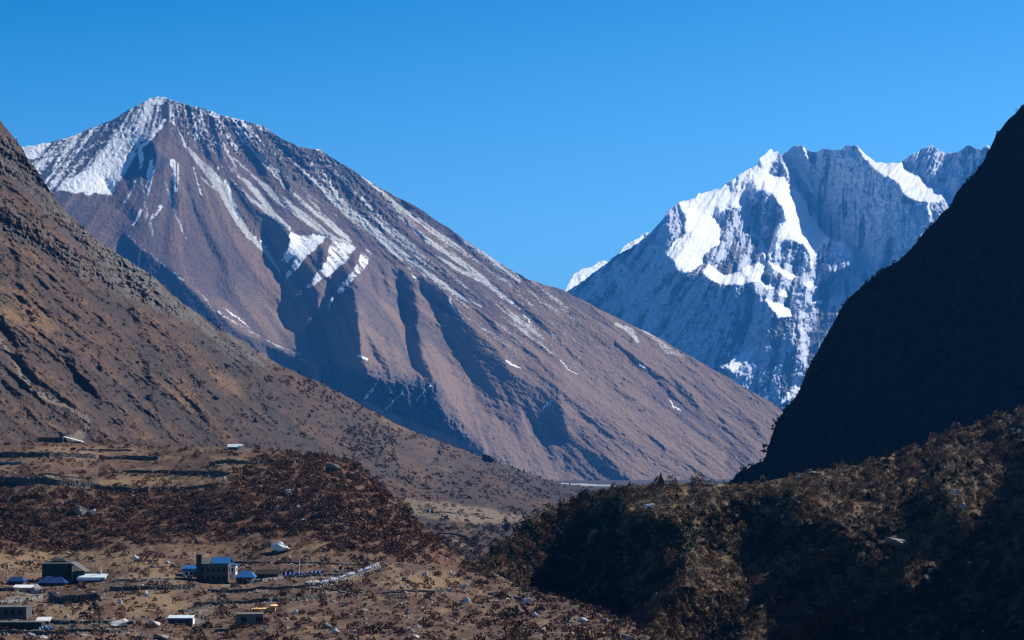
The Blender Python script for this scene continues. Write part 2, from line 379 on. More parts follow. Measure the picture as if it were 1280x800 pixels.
def far_snow_peak():
    r = Relief(690, 850, 270, 420, 0.8); r.warp(3, 8, 4)
    base = math.log(17500) + 1.6 * (r.X - 760) / F + 2.4 * (HOR - r.Y) / F
    h = 0.004 * fbm(r.X / 8, r.Y / 8, 5, 90, 0.6)
    sil = [(690,380),(706,364),(712,352),(717,343),(727,336),(740,333),(747,328),(755,325),(764,330),(772,322),(779,309),(786,303),(793,300),(800,297),(803,293),(808,290),(812,291),(822,300),(850,320)]
    cov = np.clip(0.75 + 0.5 * fbm(r.X / 9, r.Y / 9, 4, 5), 0, 1)
    r.build('far_snow_peak', base + h, sil, [(690,420),(850,420)], 120, [cov * 0.9, cov], bpy.data.materials['snow_rock'], back=(0.03, 6, 0.9), silj=(1.5, 6))

# ================================================================ the big brown mountain with the snow streaked summit
def brown_mountain():
    r = Relief(-110, 1012, 110, 660, 1.0)
    X, Y = r.X, r.Y
    r.warp(5, 16, 13, 5)
    sil = [(-110,235),(-60,215),(0,196),(28,184),(40,182),(62,178),(90,170),(110,162),(140,150),(160,138),(175,130),(187,123),(197,121),(206,121),(215,126),(235,131),(256,136),(275,143),(297,149),(330,158),(350,172),(372,183),(390,186),(400,187),(415,197),(430,206),(452,220),(470,232),(490,243),(520,258),(545,275),(560,284),(580,299),(600,312),(620,326),(640,338),(660,349),(680,356),(702,362),(730,376),(760,392),(790,407),(820,420),(850,438),(880,455),(910,472),(940,490),(960,500),(978,512),(985,522),(1012,560)]
    SY = np.interp(X[0], [p[0] for p in sil], [p[1] for p in sil])[None] + 0 * X
    base = math.log(8750) + (0.10 * (X - 200) + 0.45 * 25 * np.logaddexp(0, (X - 200) / 25)) / F + 1.45 * (122 - Y) / F
    # fall lines: fanning out from the summit, slanting to the right below the long crest
    ax = np.array([-110, 60, 160, 205, 250, 300, 360, 450, 560, 700, 850, 1012.])
    av = np.array([132, 130, 122, 95, 72, 56, 49, 43, 38, 36, 37, 40.])
    ang = R(1) * (np.interp(X[0], ax, av)[None] + 0 * X)
    # lower down, under the shoulder, the ribs drop more steeply
    low = sstep(Y - (300 + (X - 350) * 0.55), -10, 60) * sstep(X, 330, 400) * (1 - sstep(X, 640, 760))
    ang = ang * (1 - low) + R(72) * low
    low2 = sstep(Y, 300, 380) * (1 - sstep(X, 330, 370)); ang = ang * (1 - low2) + R(50) * low2
    ang = blur(ang, 12) + 0.10 * fbm(X / 50, Y / 50, 3, 8)
    U, V = np.cos(ang), np.sin(ang)
    l1 = r.lic(U, V, 1.0, 40, 11); l2 = r.lic(U, V, 2.6, 80, 12); l3 = r.lic(U, V, 6.5, 130, 13); l4 = r.lic(U, V, 14, 200, 14)
    NW = r.poly([(-120,180),(28,180),(62,170),(140,140),(187,118),(207,119),(206,150),(203,160),(175,182),(160,200),(150,228),(140,242),(125,243),(105,243),(75,239),(40,250),(-120,300)], 1.5)
    # --- shaded flanks (they look to the left) and the ribs whose far sides they are
    dk = [
     ([(410,387),(440,360),(446,380),(451,455),(430,462),(400,432),(392,410)], 1.0), ([(357,380),(392,358),(402,370),(386,404),(380,420),(360,408),(352,395)], 0.9),
     ([(345,327),(360,322),(405,312),(402,335),(380,350),(357,365),(350,340)], 0.7), ([(425,330),(440,322),(446,345),(418,372),(400,385),(410,350)], 0.8),
     ([(497,338),(517,355),(520,385),(523,420),(528,450),(545,478),(520,462),(510,425),(504,395),(499,365)], 0.95),
     ([(520,343),(552,360),(572,390),(597,418),(622,443),(642,468),(665,482),(697,489),(703,517),(712,552),(682,552),(655,515),(640,540),(612,515),(598,480),(575,450),(560,420),(545,395),(530,370)], 0.85),
     ([(402,453),(430,462),(460,467),(480,477),(505,480),(530,480),(544,476),(546,503),(562,526),(590,550),(606,562),(600,575),(560,560),(480,530),(400,480),(330,440)], 1.1),
     ([(702,568),(735,563),(757,567),(777,590),(797,606),(742,604),(707,588)], 0.8),
     ([(150,290),(185,318),(212,334),(236,360),(270,388),(297,414),(335,432),(395,456),(395,480),(330,450),(270,410),(200,360),(150,330)], 0.9),
     ([(155,225),(172,188),(190,176),(196,198),(182,218),(172,222),(160,240)], 0.9), ([(140,240),(155,226),(160,252),(175,268),(170,280),(150,262),(128,250)], 0.45),
     ([(226,225),(240,232),(243,240),(232,236)], 0.9), ([(208,238),(222,222),(226,240),(222,272),(214,262)], 0.5), ([(283,222),(300,235),(318,262),(340,272),(360,283),(362,300),(350,322),(336,316),(312,292),(292,262)], 0.6),
     ([(270,320),(280,330),(285,345),(292,370),(278,350)], 0.4), ([(268,345),(290,350),(296,372),(280,375),(265,362)], 0.35), ([(312,340),(340,350),(352,378),(340,398),(322,380)], 0.25),
     ([(700,372),(735,388),(768,410),(745,405),(710,394)], 0.45), ([(910,560),(935,552),(946,560),(930,585),(905,588)], 0.6),
    ]
    dks = [([(460,333),(466,350),(472,368)],5), ([(474,330),(481,350),(487,368)],5), ([(489,335),(495,350),(503,372)],4), ([(455,415),(470,440),(486,470)],7), ([(560,400),(566,430)],8), ([(585,450),(600,500),(650,545)],8),
           ([(832,462),(853,488),(872,508)],8), ([(808,460),(828,482),(845,500)],5), ([(595,386),(612,402),(622,420)],6), ([(636,415),(660,440),(690,465)],5), ([(640,375),(670,400),(700,425)],5), ([(700,430),(740,465)],5), ([(770,430),(800,455)],5), ([(880,500),(905,530)],6),
           ([(850,470),(880,490)],4), ([(800,530),(830,560)],5), ([(860,560),(880,580)],4), ([(480,225),(510,258)],7), ([(505,275),(530,300)],5), ([(430,235),(440,250)],4), ([(925,515),(950,545)],4), ([(755,480),(790,500)],5), ([(690,480),(720,510),(760,545),(790,575)],5), ([(345,200),(360,235)],6), ([(300,165),(330,215)],8), ([(265,150),(275,195)],8), ([(240,250),(262,300),(280,330)],9), ([(250,170),(262,200)],7), ([(310,180),(335,205)],6), ([(330,165),(380,205)],6)]
    D = np.zeros_like(X)
    for q, (p, k) in enumerate(dk): D = np.maximum(D, r.poly(p, 2.2 if q in (4, 5) else 1.2) * k * (1.0 if q in (4, 5) else 1.0))
    for p, w in dks: D = np.maximum(D, r.stroke(p, [w * 0.4, w, w * 0.7], 1.8) * 0.55)
    D = D * (1 - 0.35 * sstep(X, 480, 560)) * (1 - 0.55 * sstep(-X, -345, -325) * sstep(Y, 200, 240)) * (1 + 0.12 * l1); r.add(D, -2.9, -0.7)
    # lit noses between
    for p, k in (([(447,345),(460,330),(500,372),(508,430),(530,475),(500,480),(462,465),(452,440),(445,385)], 0.45), ([(520,390),(540,400),(560,460),(600,510),(560,500),(528,455)], 0.3), ([(385,405),(398,430),(425,460),(395,455),(370,430)], 0.5),
                 ([(690,420),(760,430),(900,520),(960,560),(900,585),(800,540),(700,470)], 0.2), ([(320,310),(345,330),(353,385),(345,400),(300,360)], 0.3)):
        r.add(r.poly(p, 4), k * 1.8, 0.1)
    r.add(NW, 0.35, 0.75)
    # snow on the shoulder is laid on benches that catch the sun
    sn = [[(364,289),(372,293),(395,293),(411,296),(398,308),(382,322),(366,343),(357,352),(360,338),(372,318),(356,330),(352,324),(360,305)],
          [(415,300),(430,302),(448,307),(436,322),(421,337),(400,352),(383,362),(366,374),(390,350),(408,325)], [(455,311),(465,319),(456,335),(447,347),(430,364),(409,387),(415,370),(437,343)]]
    SN = np.zeros_like(X)
    for p in sn: SN = np.maximum(SN, r.poly(p, 0.8))
    SNL = SN * np.clip(0.60 + 0.22 * l1 + 0.24 * l2, 0, 1)
    for p, w in (([(215,203),(222,212),(220,240)],[6,11,3]), ([(192,212),(186,228),(183,245)],[2,6,2]), ([(170,225),(162,242),(155,254)],[2,5,1]), ([(202,258),(187,276)],[4,2]), ([(177,262),(165,281)],[4,2]), ([(240,210),(251,245)],3), ([(282,225),(290,250),(296,270)],4), ([(272,210),(275,225)],4), ([(175,185),(178,210)],6), ([(190,200),(183,232)],4),
                 ([(320,296),(333,308)],4)):
        SNL = np.maximum(SNL, r.stroke(p, w, 0.8) * np.clip(0.62 + 0.3 * l1 + 0.5 * fbm(X / 6, Y / 6, 3, 73), 0, 1))
    r.add(SN, 1.3, 1.0)
    SOL = r.poly([(84,226),(108,211),(140,204),(172,188),(163,206),(150,227),(140,243),(108,241),(74,236)], 2) + r.poly([(20,185),(65,177),(55,190),(40,200)], 1.5) + r.poly([(185,126),(197,120),(208,120),(207,127),(192,132)], 0.8) + r.poly([(253,137),(275,143),(274,148),(262,146)], 0.6) + r.poly([(294,148),(301,149),(300,152)], 0.5) + r.poly([(392,184),(401,187),(396,189)], 0.4)
    ridge = r.stroke([(206,150),(190,172),(172,190)], 3, 0.8)
    blue = r.poly([(128,222),(148,210),(166,205),(152,228),(140,242)], 1)
    r.add(blue, -1.6, -0.4)
    h = r.solve(120)
    outc = np.clip((fbm((X + Y * 0.5) / 16, (Y - X * 0.5) / 9, 5, 411, 0.65) - 0.12) * 4, 0, 1) * sstep(X, 300, 420)
    crag = sstep(-(Y - SY), -75, -25) * sstep(X, 205, 225) * (1 - sstep(X, 470, 520)) + 0.35 * NW + 0.45 * outc + 0.8 * r.poly([(402,453),(544,476),(606,562),(400,480)], 3)
    crag = np.clip(crag, 0, 1)
    nz = fbm(X / 5, Y / 5, 5, 71, 0.65); nr = np.abs(fbm(X / 10, Y / 10, 4, 75, 0.6))
    smooth = 1 - 0.65 * SN
    calm = smooth * (1 - 0.75 * NW) * (1 - 0.7 * sstep(-X, -420, -300) * sstep(Y, 235, 290))
    lnd = base + h - ((0.5 * l1 + 1.5 * l2) * calm + 0.3 * l1 * sstep(X, 380, 480) + (3.8 * l3 + 8.0 * l4) * (0.45 + 0.55 * calm)) * 0.00015 * smooth - nz * 0.0013 * crag + nr * 0.0040 * crag - 0.0005 * fbm(X / 3.5, Y / 3.5, 4, 72, 0.6) + np.abs(fbm((X + Y) / 90, (Y - 0.7 * X) / 26, 5, 79, 0.6)) * 0.0022 * smooth * sstep(X, 250, 420)
    bluff = r.poly([(440,462),(480,476),(505,480),(530,480),(544,476),(548,505),(575,535),(530,540),(470,505)], 3)
    lnd = lnd - bluff * (0.9 * l2 + 0.5 * l1) * 0.0009 + bluff * nr * 0.006
    # --- cover: 0 snow, 1 pale scree, 2 dark rock, 3 warm dry grass
    scr = [([(218,155),(230,178),(243,195),(258,212),(273,228),(284,250),(298,275),(313,296),(335,317),(350,342)],[1,3,6,9,12,9,8,7,5,2],1.0), ([(250,222),(272,238),(290,262)],[2,3,2],0.7),
      ([(268,158),(280,182),(300,220),(322,242),(340,267),(362,285)],[1,3,4,6,6,3],1.0), ([(292,197),(322,225),(345,245),(380,272),(415,297),(437,304)],[2,4,9,8,6,2],1.0), ([(287,222),(315,250),(340,270),(362,287)],[1,4,5,3],0.9),
      ([(360,235),(380,255),(410,280),(438,302)],[1,4,5,3],0.9), ([(385,245),(400,265),(435,297)],[2,5,2],0.8), ([(347,185),(375,210),(400,232),(425,257),(455,280),(490,310),(520,332),(545,350),(578,373),(602,383)],[1,2,5,9,11,10,8,7,6,2],1.0),
      ([(403,213),(420,240),(437,262)],[2,5,7],0.9), ([(400,197),(415,212),(442,230)],[2,5,1],0.8), ([(450,245),(465,265),(482,282),(510,305),(535,325)],[2,6,8,8,3],0.85), ([(452,220),(480,242),(510,267),(540,287),(575,312),(600,330)],[2,4,5,6,5,2],1.0),
      ([(497,270),(520,290),(560,317),(600,345),(640,378)],[2,5,7,5,2],0.85), ([(576,300),(608,322),(640,342),(650,352)],[3,8,12,3],0.85), ([(545,320),(565,332),(590,345),(625,367),(650,385)],[3,5,5,4,2],0.8), ([(600,330),(650,365),(690,385),(730,405)],[4,5,4,1],0.5),
      ([(207,228),(215,255),(222,275),(233,298)],[2,4,3,2],0.8), ([(174,212),(180,240),(183,268),(192,295)],[2,3,7,3],0.55), ([(355,235),(345,215),(330,200),(320,190)],3,0.6), ([(310,180),(330,205),(350,225)],3,0.7), ([(385,205),(405,225),(420,240)],2,0.7), ([(222,347),(228,350)],3,1), ([(160,295),(222,345),(260,375)],2,0.6), ([(280,395),(335,427),(397,452)],2,0.6),
      ([(770,405),(787,412),(797,427)],[3,7,4],0.7), ([(803,412),(822,424),(835,437),(855,446)],[2,9,9,4],0.7), ([(300,150),(340,190)],2,0.5), ([(345,210),(420,270)],2,0.5), ([(530,345),(585,385)],3,0.6), ([(655,400),(700,430),(740,460)],3,0.35),
      ([(690,490),(740,520),(800,565),(850,598)],[4,5,5,4],0.35), ([(560,440),(600,480)],2,0.2)]
    SC1 = np.zeros_like(X)
    for p, w, k in scr: SC1 = np.maximum(SC1, r.stroke(p, [q * 0.95 for q in w] if isinstance(w, list) else w, 1.0, 0.45) * k)
    SC1 = SC1 * np.clip(0.86 + 0.24 * l1, 0.3, 1.2)
    upper = sstep(X, 330, 420) * (1 - sstep(Y - SY, 60, 150)) * (1 - sstep(X, 640, 800))
    SC1 = np.maximum(SC1, upper * np.clip(0.12 + 0.22 * l1 + 0.15 * l2, 0, 0.6))
    snow = np.maximum(SNL, SOL)
    snow = np.maximum(snow, NW * np.clip(0.40 + 0.14 * l1 + 0.20 * l2 + 0.60 * nz + 0.34 * sstep(Y - SY, 25, 75), 0, 1))
    snow = np.maximum(snow, ridge)
    cragz = sstep(-(Y - SY), -60, -8) * sstep(X, 206, 216) * (1 - sstep(X, 300, 470)) + 0.6 * r.poly([(206,126),(300,150),(300,215),(270,225),(240,190)], 8)
    snow = np.maximum(snow, np.clip(cragz, 0, 1) * np.clip(0.36 + 0.15 * l1 + 0.45 * nz, 0, 1))
    for p, w in (([(562,368),(565,385),(578,398)],2.4), ([(700,451),(710,462),(722,468)],1.8), ([(633,450),(650,462)],2.5), ([(835,499),(842,508),(851,514)],1.8), ([(795,450),(804,459)],2.0), ([(256,373),(265,385),(280,396)],[4,4,2]), ([(278,385),(300,400),(312,408)],[3,2.4,1]), ([(620,367),(640,380)],2), ([(516,343),(520,347)],3), ([(448,445),(458,449)],4), ([(655,394),(663,402)],2), ([(505,488),(480,515)],2.5), ([(470,480),(456,500)],3), ([(540,480),(520,500)],2), ([(676,515),(690,500)],2)):
        snow = np.maximum(snow, r.stroke(p, [v * 0.7 for v in w] if isinstance(w, list) else w * 0.7, 0.6) * np.clip(0.75 + 0.25 * l1, 0, 1))
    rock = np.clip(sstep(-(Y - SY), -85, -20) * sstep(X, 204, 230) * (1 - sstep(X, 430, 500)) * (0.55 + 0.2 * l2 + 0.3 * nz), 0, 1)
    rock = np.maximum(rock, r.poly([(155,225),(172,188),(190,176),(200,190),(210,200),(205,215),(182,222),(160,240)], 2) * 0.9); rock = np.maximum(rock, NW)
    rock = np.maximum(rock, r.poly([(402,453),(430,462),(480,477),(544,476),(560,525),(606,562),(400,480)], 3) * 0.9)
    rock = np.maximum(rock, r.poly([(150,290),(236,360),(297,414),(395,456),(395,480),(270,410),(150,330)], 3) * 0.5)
    rock = np.maximum(rock, np.clip(D * 0.25, 0, 1)*0)
    rock = np.maximum(rock, 0.55 * outc * np.clip(0.8 + 0.4 * l1, 0, 1))
    grass = np.clip(0.35 + 0.25 * l2 + 0.3 * fbm(X / 40, Y / 25, 4, 33) + 0.5 * sstep(Y, 330, 450), 0, 1) * (1 - crag)
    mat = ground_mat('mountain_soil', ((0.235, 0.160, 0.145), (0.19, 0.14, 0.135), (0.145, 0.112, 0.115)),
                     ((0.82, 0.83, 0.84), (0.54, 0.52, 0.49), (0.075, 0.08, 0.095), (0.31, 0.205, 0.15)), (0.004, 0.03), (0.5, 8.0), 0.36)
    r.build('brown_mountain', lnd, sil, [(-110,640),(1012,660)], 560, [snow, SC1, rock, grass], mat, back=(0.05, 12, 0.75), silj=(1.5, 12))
    return r

# ================================================================ the near mountainside on the left and the valley bottom at its foot
def left_slope():
    r = Relief(-140, 800, 40, 760, 1.0)
    X, Y = r.X, r.Y; r.warp(7, 20, 23, 5)
    sil = [(-140,30),(-60,95),(0,150),(8,160),(20,175),(30,190),(45,212),(60,235),(80,262),(100,281),(120,298),(140,312),(160,325),(180,338),(200,352),(215,368),(240,387),(270,408),(300,424),(330,444),(350,456),(380,470),(400,478),(430,494),(460,511),(500,532),(540,548),(580,563),(610,573),(640,584),(670,595),(690,601),(700,604),(720,607),(740,609),(775,613),(800,617)]
    pts = [(-140,560,1150),(0,560,1300),(200,560,1500),(400,570,1750),(0,150,1800),(0,350,1540),(-140,30,1900),(200,352,1950),(200,460,1700),(400,478,2150),(520,540,2500),(640,583,3200),(700,600,3700),(790,613,3900),
           (560,600,2200),(480,600,1800),(560,640,1450),(640,640,1700),(620,690,1050),(560,720,900),(700,640,1800),(740,640,2000),(760,720,1200),(200,700,1000),(-100,700,900)]
    base = tps(pts, X, Y)
    ang = R(1) * (np.interp(X[0], [-140, 0, 200, 400, 600, 800], [40, 40, 42, 35, 25, 18])[None] + 10 * fbm(X / 80, Y / 80, 3, 4))
    U, V = np.cos(ang), np.sin(ang)
    l1 = r.lic(U, V, 1.2, 25, 31); l2 = r.lic(U, V, 3, 50, 32); l3 = r.lic(U, V, 8, 110, 33)
    # gullies
    g = [([(-5,265),(15,300),(22,340),(28,372),(40,400)],[4,5,7,5,4]), ([(0,395),(20,430),(28,450),(45,480),(70,510),(100,520)],[5,9,9,6,5,3]), ([(175,440),(185,470),(190,490),(205,500)],[3,8,14,8]), ([(0,330),(40,380),(80,400)],[4,8,3]), ([(60,335),(110,380),(150,420)],[4,6,4]), ([(150,380),(230,450),(250,480)],[3,6,5]), ([(0,210),(20,240),(36,262),(50,285)],[6,9,8,4]), ([(120,340),(200,420)],4), ([(250,430),(300,480),(340,520)],[3,6,5]), ([(30,300),(70,345)],4), ([(600,600),(650,640),(690,665)],[4,7,5]), ([(0,470),(40,520)],6), ([(80,440),(120,500)],5), ([(20,235),(60,290),(120,330)],4), ([(300,450),(340,490)],5)]
    G = np.zeros_like(X)
    for p, w in g: G = np.maximum(G, r.stroke(p, w, 2))
    r.add(G, -2.6, -0.5); r.add(r.poly([(40,370),(110,380),(250,470),(330,540),(200,540),(100,470)], 12) * 0, 0)
    big = np.clip(fbm((X + Y * 0.9) / 170, (Y - X * 0.75) / 40, 4, 401, 0.5) * 2.2, -1, 1); r.add(big, 0.8, 0.2)
    crags = r.poly([(-20,150),(30,185),(70,245),(130,300),(180,330),(200,350),(200,362),(172,360),(130,330),(70,280),(20,225),(-20,215)], 4) + 0.8 * r.poly([(0,240),(60,290),(130,340),(200,370),(260,395),(210,390),(120,355),(40,310),(0,290)], 4)
    crags = np.clip(crags, 0, 1)
    r.add(crags * l2, -1.0, -0.1); r.add(crags, -0.9, -0.5)
    h = r.solve(80)
    nz = fbm(X / 6, Y / 6, 5, 41, 0.65); nr = np.abs(fbm(X / 9, Y / 7, 4, 45, 0.6))
    lnd = base + h - (l1 * 1.3 + l2 * 4.0 + l3 * 9.0) * 0.00040 + crags * nr * 0.012 - nz * 0.0022 - crags * nz * 0.004 + np.abs(fbm(X / 40 - Y / 40, Y / 30, 5, 47, 0.6)) * 0.010 * sstep(-Y, -590, -520)
    grey = np.clip(crags * (0.30 + 0.3 * sstep(X, 40, 110) + 0.5 * nz) + 0.8 * r.stroke([(0,425),(20,455),(28,470),(40,487),(75,505),(98,515),(108,525),(108,540),(90,550)], [3,5,7,5,5,5,6,8,12], 1.0) * 1.1 + r.stroke([(150,318),(178,345),(200,358)], [4, 10, 4], 2) * 0.9
                   + np.clip(r.poly([(130,320),(190,350),(290,415),(350,460),(300,450),(210,395),(140,350)], 5) * (0.45 + 0.25 * l1 + 0.4 * nz), 0, 1), 0, 1)
    gold = np.clip(r.poly([(0,350),(40,380),(80,410),(60,420),(0,395)], 5) * 0.8 + r.poly([(265,465),(310,475),(330,500),(280,490)], 5) * 0.9 + r.poly([(200,470),(240,490),(250,520),(210,500)], 6) * 0.7 + r.poly([(430,500),(480,520),(520,550),(470,545)], 8) * 0.5
                   + r.poly([(0,470),(30,490),(40,530),(0,520)], 6) * 0.6 + 0.12 + 0.5 * fbm(X / 26, Y / 12, 4, 19) + 0.08 * l2, 0, 1)
    field = np.maximum(r.poly([(500,622),(540,628),(600,634),(650,645),(660,652),(620,655),(560,650),(515,645)], 1.5), r.poly([(552,676),(590,676),(592,684),(560,686)], 1.5))
    field = np.maximum(field, r.stroke([(-5,420),(12,440),(22,458),(28,472),(40,488),(60,500),(80,508),(98,516),(107,524),(106,536),(92,550)], [2.5,3,4,3,2.5,3,3,3,4,5,8], 0.8, 0.5) * 0.9)
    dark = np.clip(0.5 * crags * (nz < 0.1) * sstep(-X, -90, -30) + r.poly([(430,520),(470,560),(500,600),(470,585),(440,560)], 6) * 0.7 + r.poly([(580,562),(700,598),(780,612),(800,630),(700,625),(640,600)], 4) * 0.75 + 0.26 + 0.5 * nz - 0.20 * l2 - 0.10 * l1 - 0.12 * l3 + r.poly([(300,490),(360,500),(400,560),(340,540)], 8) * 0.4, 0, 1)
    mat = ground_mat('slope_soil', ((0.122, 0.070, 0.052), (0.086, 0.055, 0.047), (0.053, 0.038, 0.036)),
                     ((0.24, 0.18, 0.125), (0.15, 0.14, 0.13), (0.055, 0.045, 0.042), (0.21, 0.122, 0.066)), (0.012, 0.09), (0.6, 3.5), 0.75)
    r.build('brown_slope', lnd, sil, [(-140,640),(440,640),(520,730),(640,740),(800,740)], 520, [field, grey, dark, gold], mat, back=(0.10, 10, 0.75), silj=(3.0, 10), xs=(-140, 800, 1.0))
    return r

# ================================================================ the dark mountain on the right, its shaded side towards the valley
def dark_slope():
    r = Relief(890, 1460, -80, 720, 1.5)
    X, Y = r.X, r.Y; r.warp(6, 25, 53, 4)
    sil = [(890,616),(915,600),(925,592),(940,583),(955,575),(960,560),(965,545),(972,525),(985,508),(998,490),(1008,465),(1022,440),(1040,408),(1052,385),(1062,372),(1078,358),(1092,345),(1110,334),(1130,320),(1145,304),(1160,286),(1175,270),(1188,256),(1195,240),(1208,228),(1218,218),(1228,202),(1236,190),(1244,172),(1252,160),(1262,148),(1272,138),(1285,124),(1330,80),(1400,30),(1460,0)]
    base = math.log(1330) - 0.95 * (X - 950) / F + 0.85 * (HOR - Y) / F
    ang = R(125) + 0.3 * fbm(X / 90, Y / 90, 3, 5)
    l2 = r.lic(np.cos(ang), np.sin(ang), 3, 60, 51); l3 = r.lic(np.cos(ang), np.sin(ang), 9, 120, 52)
    nr = np.abs(fbm(X / 30, Y / 30, 5, 55, 0.6))
    lnd = base - (l2 * 1.0 + l3 * 3.0) * 0.0007 + nr * 0.012
    grey = np.clip(-0.15 + 0.7 * fbm(X / 30, Y / 45, 5, 58, 0.6) + 0.1 * l2, 0, 1)
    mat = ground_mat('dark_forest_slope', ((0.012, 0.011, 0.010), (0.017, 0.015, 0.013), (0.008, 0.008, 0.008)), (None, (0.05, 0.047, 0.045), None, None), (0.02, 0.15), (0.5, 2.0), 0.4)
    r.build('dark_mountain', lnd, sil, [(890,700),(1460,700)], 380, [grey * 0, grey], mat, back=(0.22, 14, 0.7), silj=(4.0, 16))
    return r

# ================================================================ the shrub grown spur on the right
SPUR_SIL = [(560,735),(600,700),(622,680),(640,664),(660,648),(680,637),(700,629),(725,618),(745,612),(770,606),(800,602),(830,599),(860,598),(890,600),(920,602),(945,600),(962,596),(985,591),(1000,588),(1030,583),(1050,580),(1080,576),(1100,569),(1120,561),(1140,555),(1160,548),(1200,533),(1240,517),(1280,503),(1340,480),(1440,440),(1580,395)]
SPUR_SIL = [(x, y + (5 if x < 1000 else 4)) for x, y in SPUR_SIL]
def spur():
    r = Relief(560, 1580, 400, 930, 1.0)
    X, Y = r.X, r.Y; r.warp(9, 26, 63, 5)
    base = math.log(640) - (0.10 * (X - 1000) - 0.30 * 60 * np.logaddexp(0, (1000 - X) / 60)) / F + 3.1 * (588 - Y) / F
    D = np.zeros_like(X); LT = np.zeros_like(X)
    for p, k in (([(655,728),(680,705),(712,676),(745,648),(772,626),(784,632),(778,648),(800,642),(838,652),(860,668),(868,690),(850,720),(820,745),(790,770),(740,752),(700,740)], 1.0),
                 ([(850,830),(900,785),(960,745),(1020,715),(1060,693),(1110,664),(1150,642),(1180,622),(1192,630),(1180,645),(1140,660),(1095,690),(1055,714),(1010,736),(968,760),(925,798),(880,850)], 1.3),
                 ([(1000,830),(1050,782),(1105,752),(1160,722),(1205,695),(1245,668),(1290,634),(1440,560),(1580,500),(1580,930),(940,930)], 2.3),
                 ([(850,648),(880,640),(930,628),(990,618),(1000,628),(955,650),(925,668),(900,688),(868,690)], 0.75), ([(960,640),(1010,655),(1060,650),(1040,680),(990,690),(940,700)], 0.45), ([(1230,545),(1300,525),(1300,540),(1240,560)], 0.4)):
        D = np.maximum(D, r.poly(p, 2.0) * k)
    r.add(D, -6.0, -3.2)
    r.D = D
    for p, k in (([(600,700),(640,664),(745,612),(770,626),(712,670),(655,722),(620,735)], 0.9), ([(850,820),(900,772),(960,730),(1010,705),(1100,660),(1150,632),(1080,640),(980,690),(900,700),(860,735),(820,760),(800,800)], 1.5), ([(930,830),(985,770),(1050,725),(1110,692),(1190,645),(1215,615),(1290,585),(1300,620),(1240,660),(1160,712),(1100,745),(1040,775),(990,830)], 1.4), ([(800,602),(1080,576),(1280,503),(1300,560),(1200,605),(1060,640),(1000,606),(930,615),(850,640)], 0.5)):
        LT = np.maximum(LT, r.poly(p, 5) * k)
    r.add(LT, 2.4, 1.0); r.add(1 - np.clip(D, 0, 1), 0.9, 0.4)
    h = r.solve(150)
    ang = R(145) + 0.3 * fbm(X / 60, Y / 60, 3, 5); l3 = r.lic(np.cos(ang), np.sin(ang), 6, 90, 62); l2 = r.lic(np.cos(ang), np.sin(ang), 2.5, 40, 63)
    lnd = base + h - (l3 * 3.2 + l2 * 1.2) * 0.0009 + 0.006 * fbm(X / 12, Y / 9, 5, 64, 0.6)
    green = np.clip(0.3 + 0.6 * fbm(X / 40, Y / 30, 4, 66), 0, 1); gold = np.clip(0.35 + 0.7 * fbm(X / 22, Y / 16, 4, 67), 0, 1)
    pale = np.clip(r.stroke([(885,606),(905,608),(940,604)], [3, 5, 3], 1) + r.stroke([(1150,640),(1240,590)], 3, 1) * 0.4 + r.stroke([(1000,760),(1100,715),(1180,665)], 3, 1) * 0.4, 0, 1)
    mat = ground_mat('spur_soil', ((0.095, 0.057, 0.04), (0.08, 0.052, 0.038), (0.045, 0.036, 0.028)), ((0.32, 0.26, 0.20), (0.21, 0.135, 0.065), (0.05, 0.05, 0.032), None), (0.05, 0.4), (0.35, 0.5), 0.35)
    r.build('shrubby_spur', lnd, SPUR_SIL, [(560,800),(760,860),(1000,920),(1440,930)], 420, [pale, gold, green], mat, back=(0.22, 14, 0.35), silj=(2.5, 14))
    r.D = D
    return r

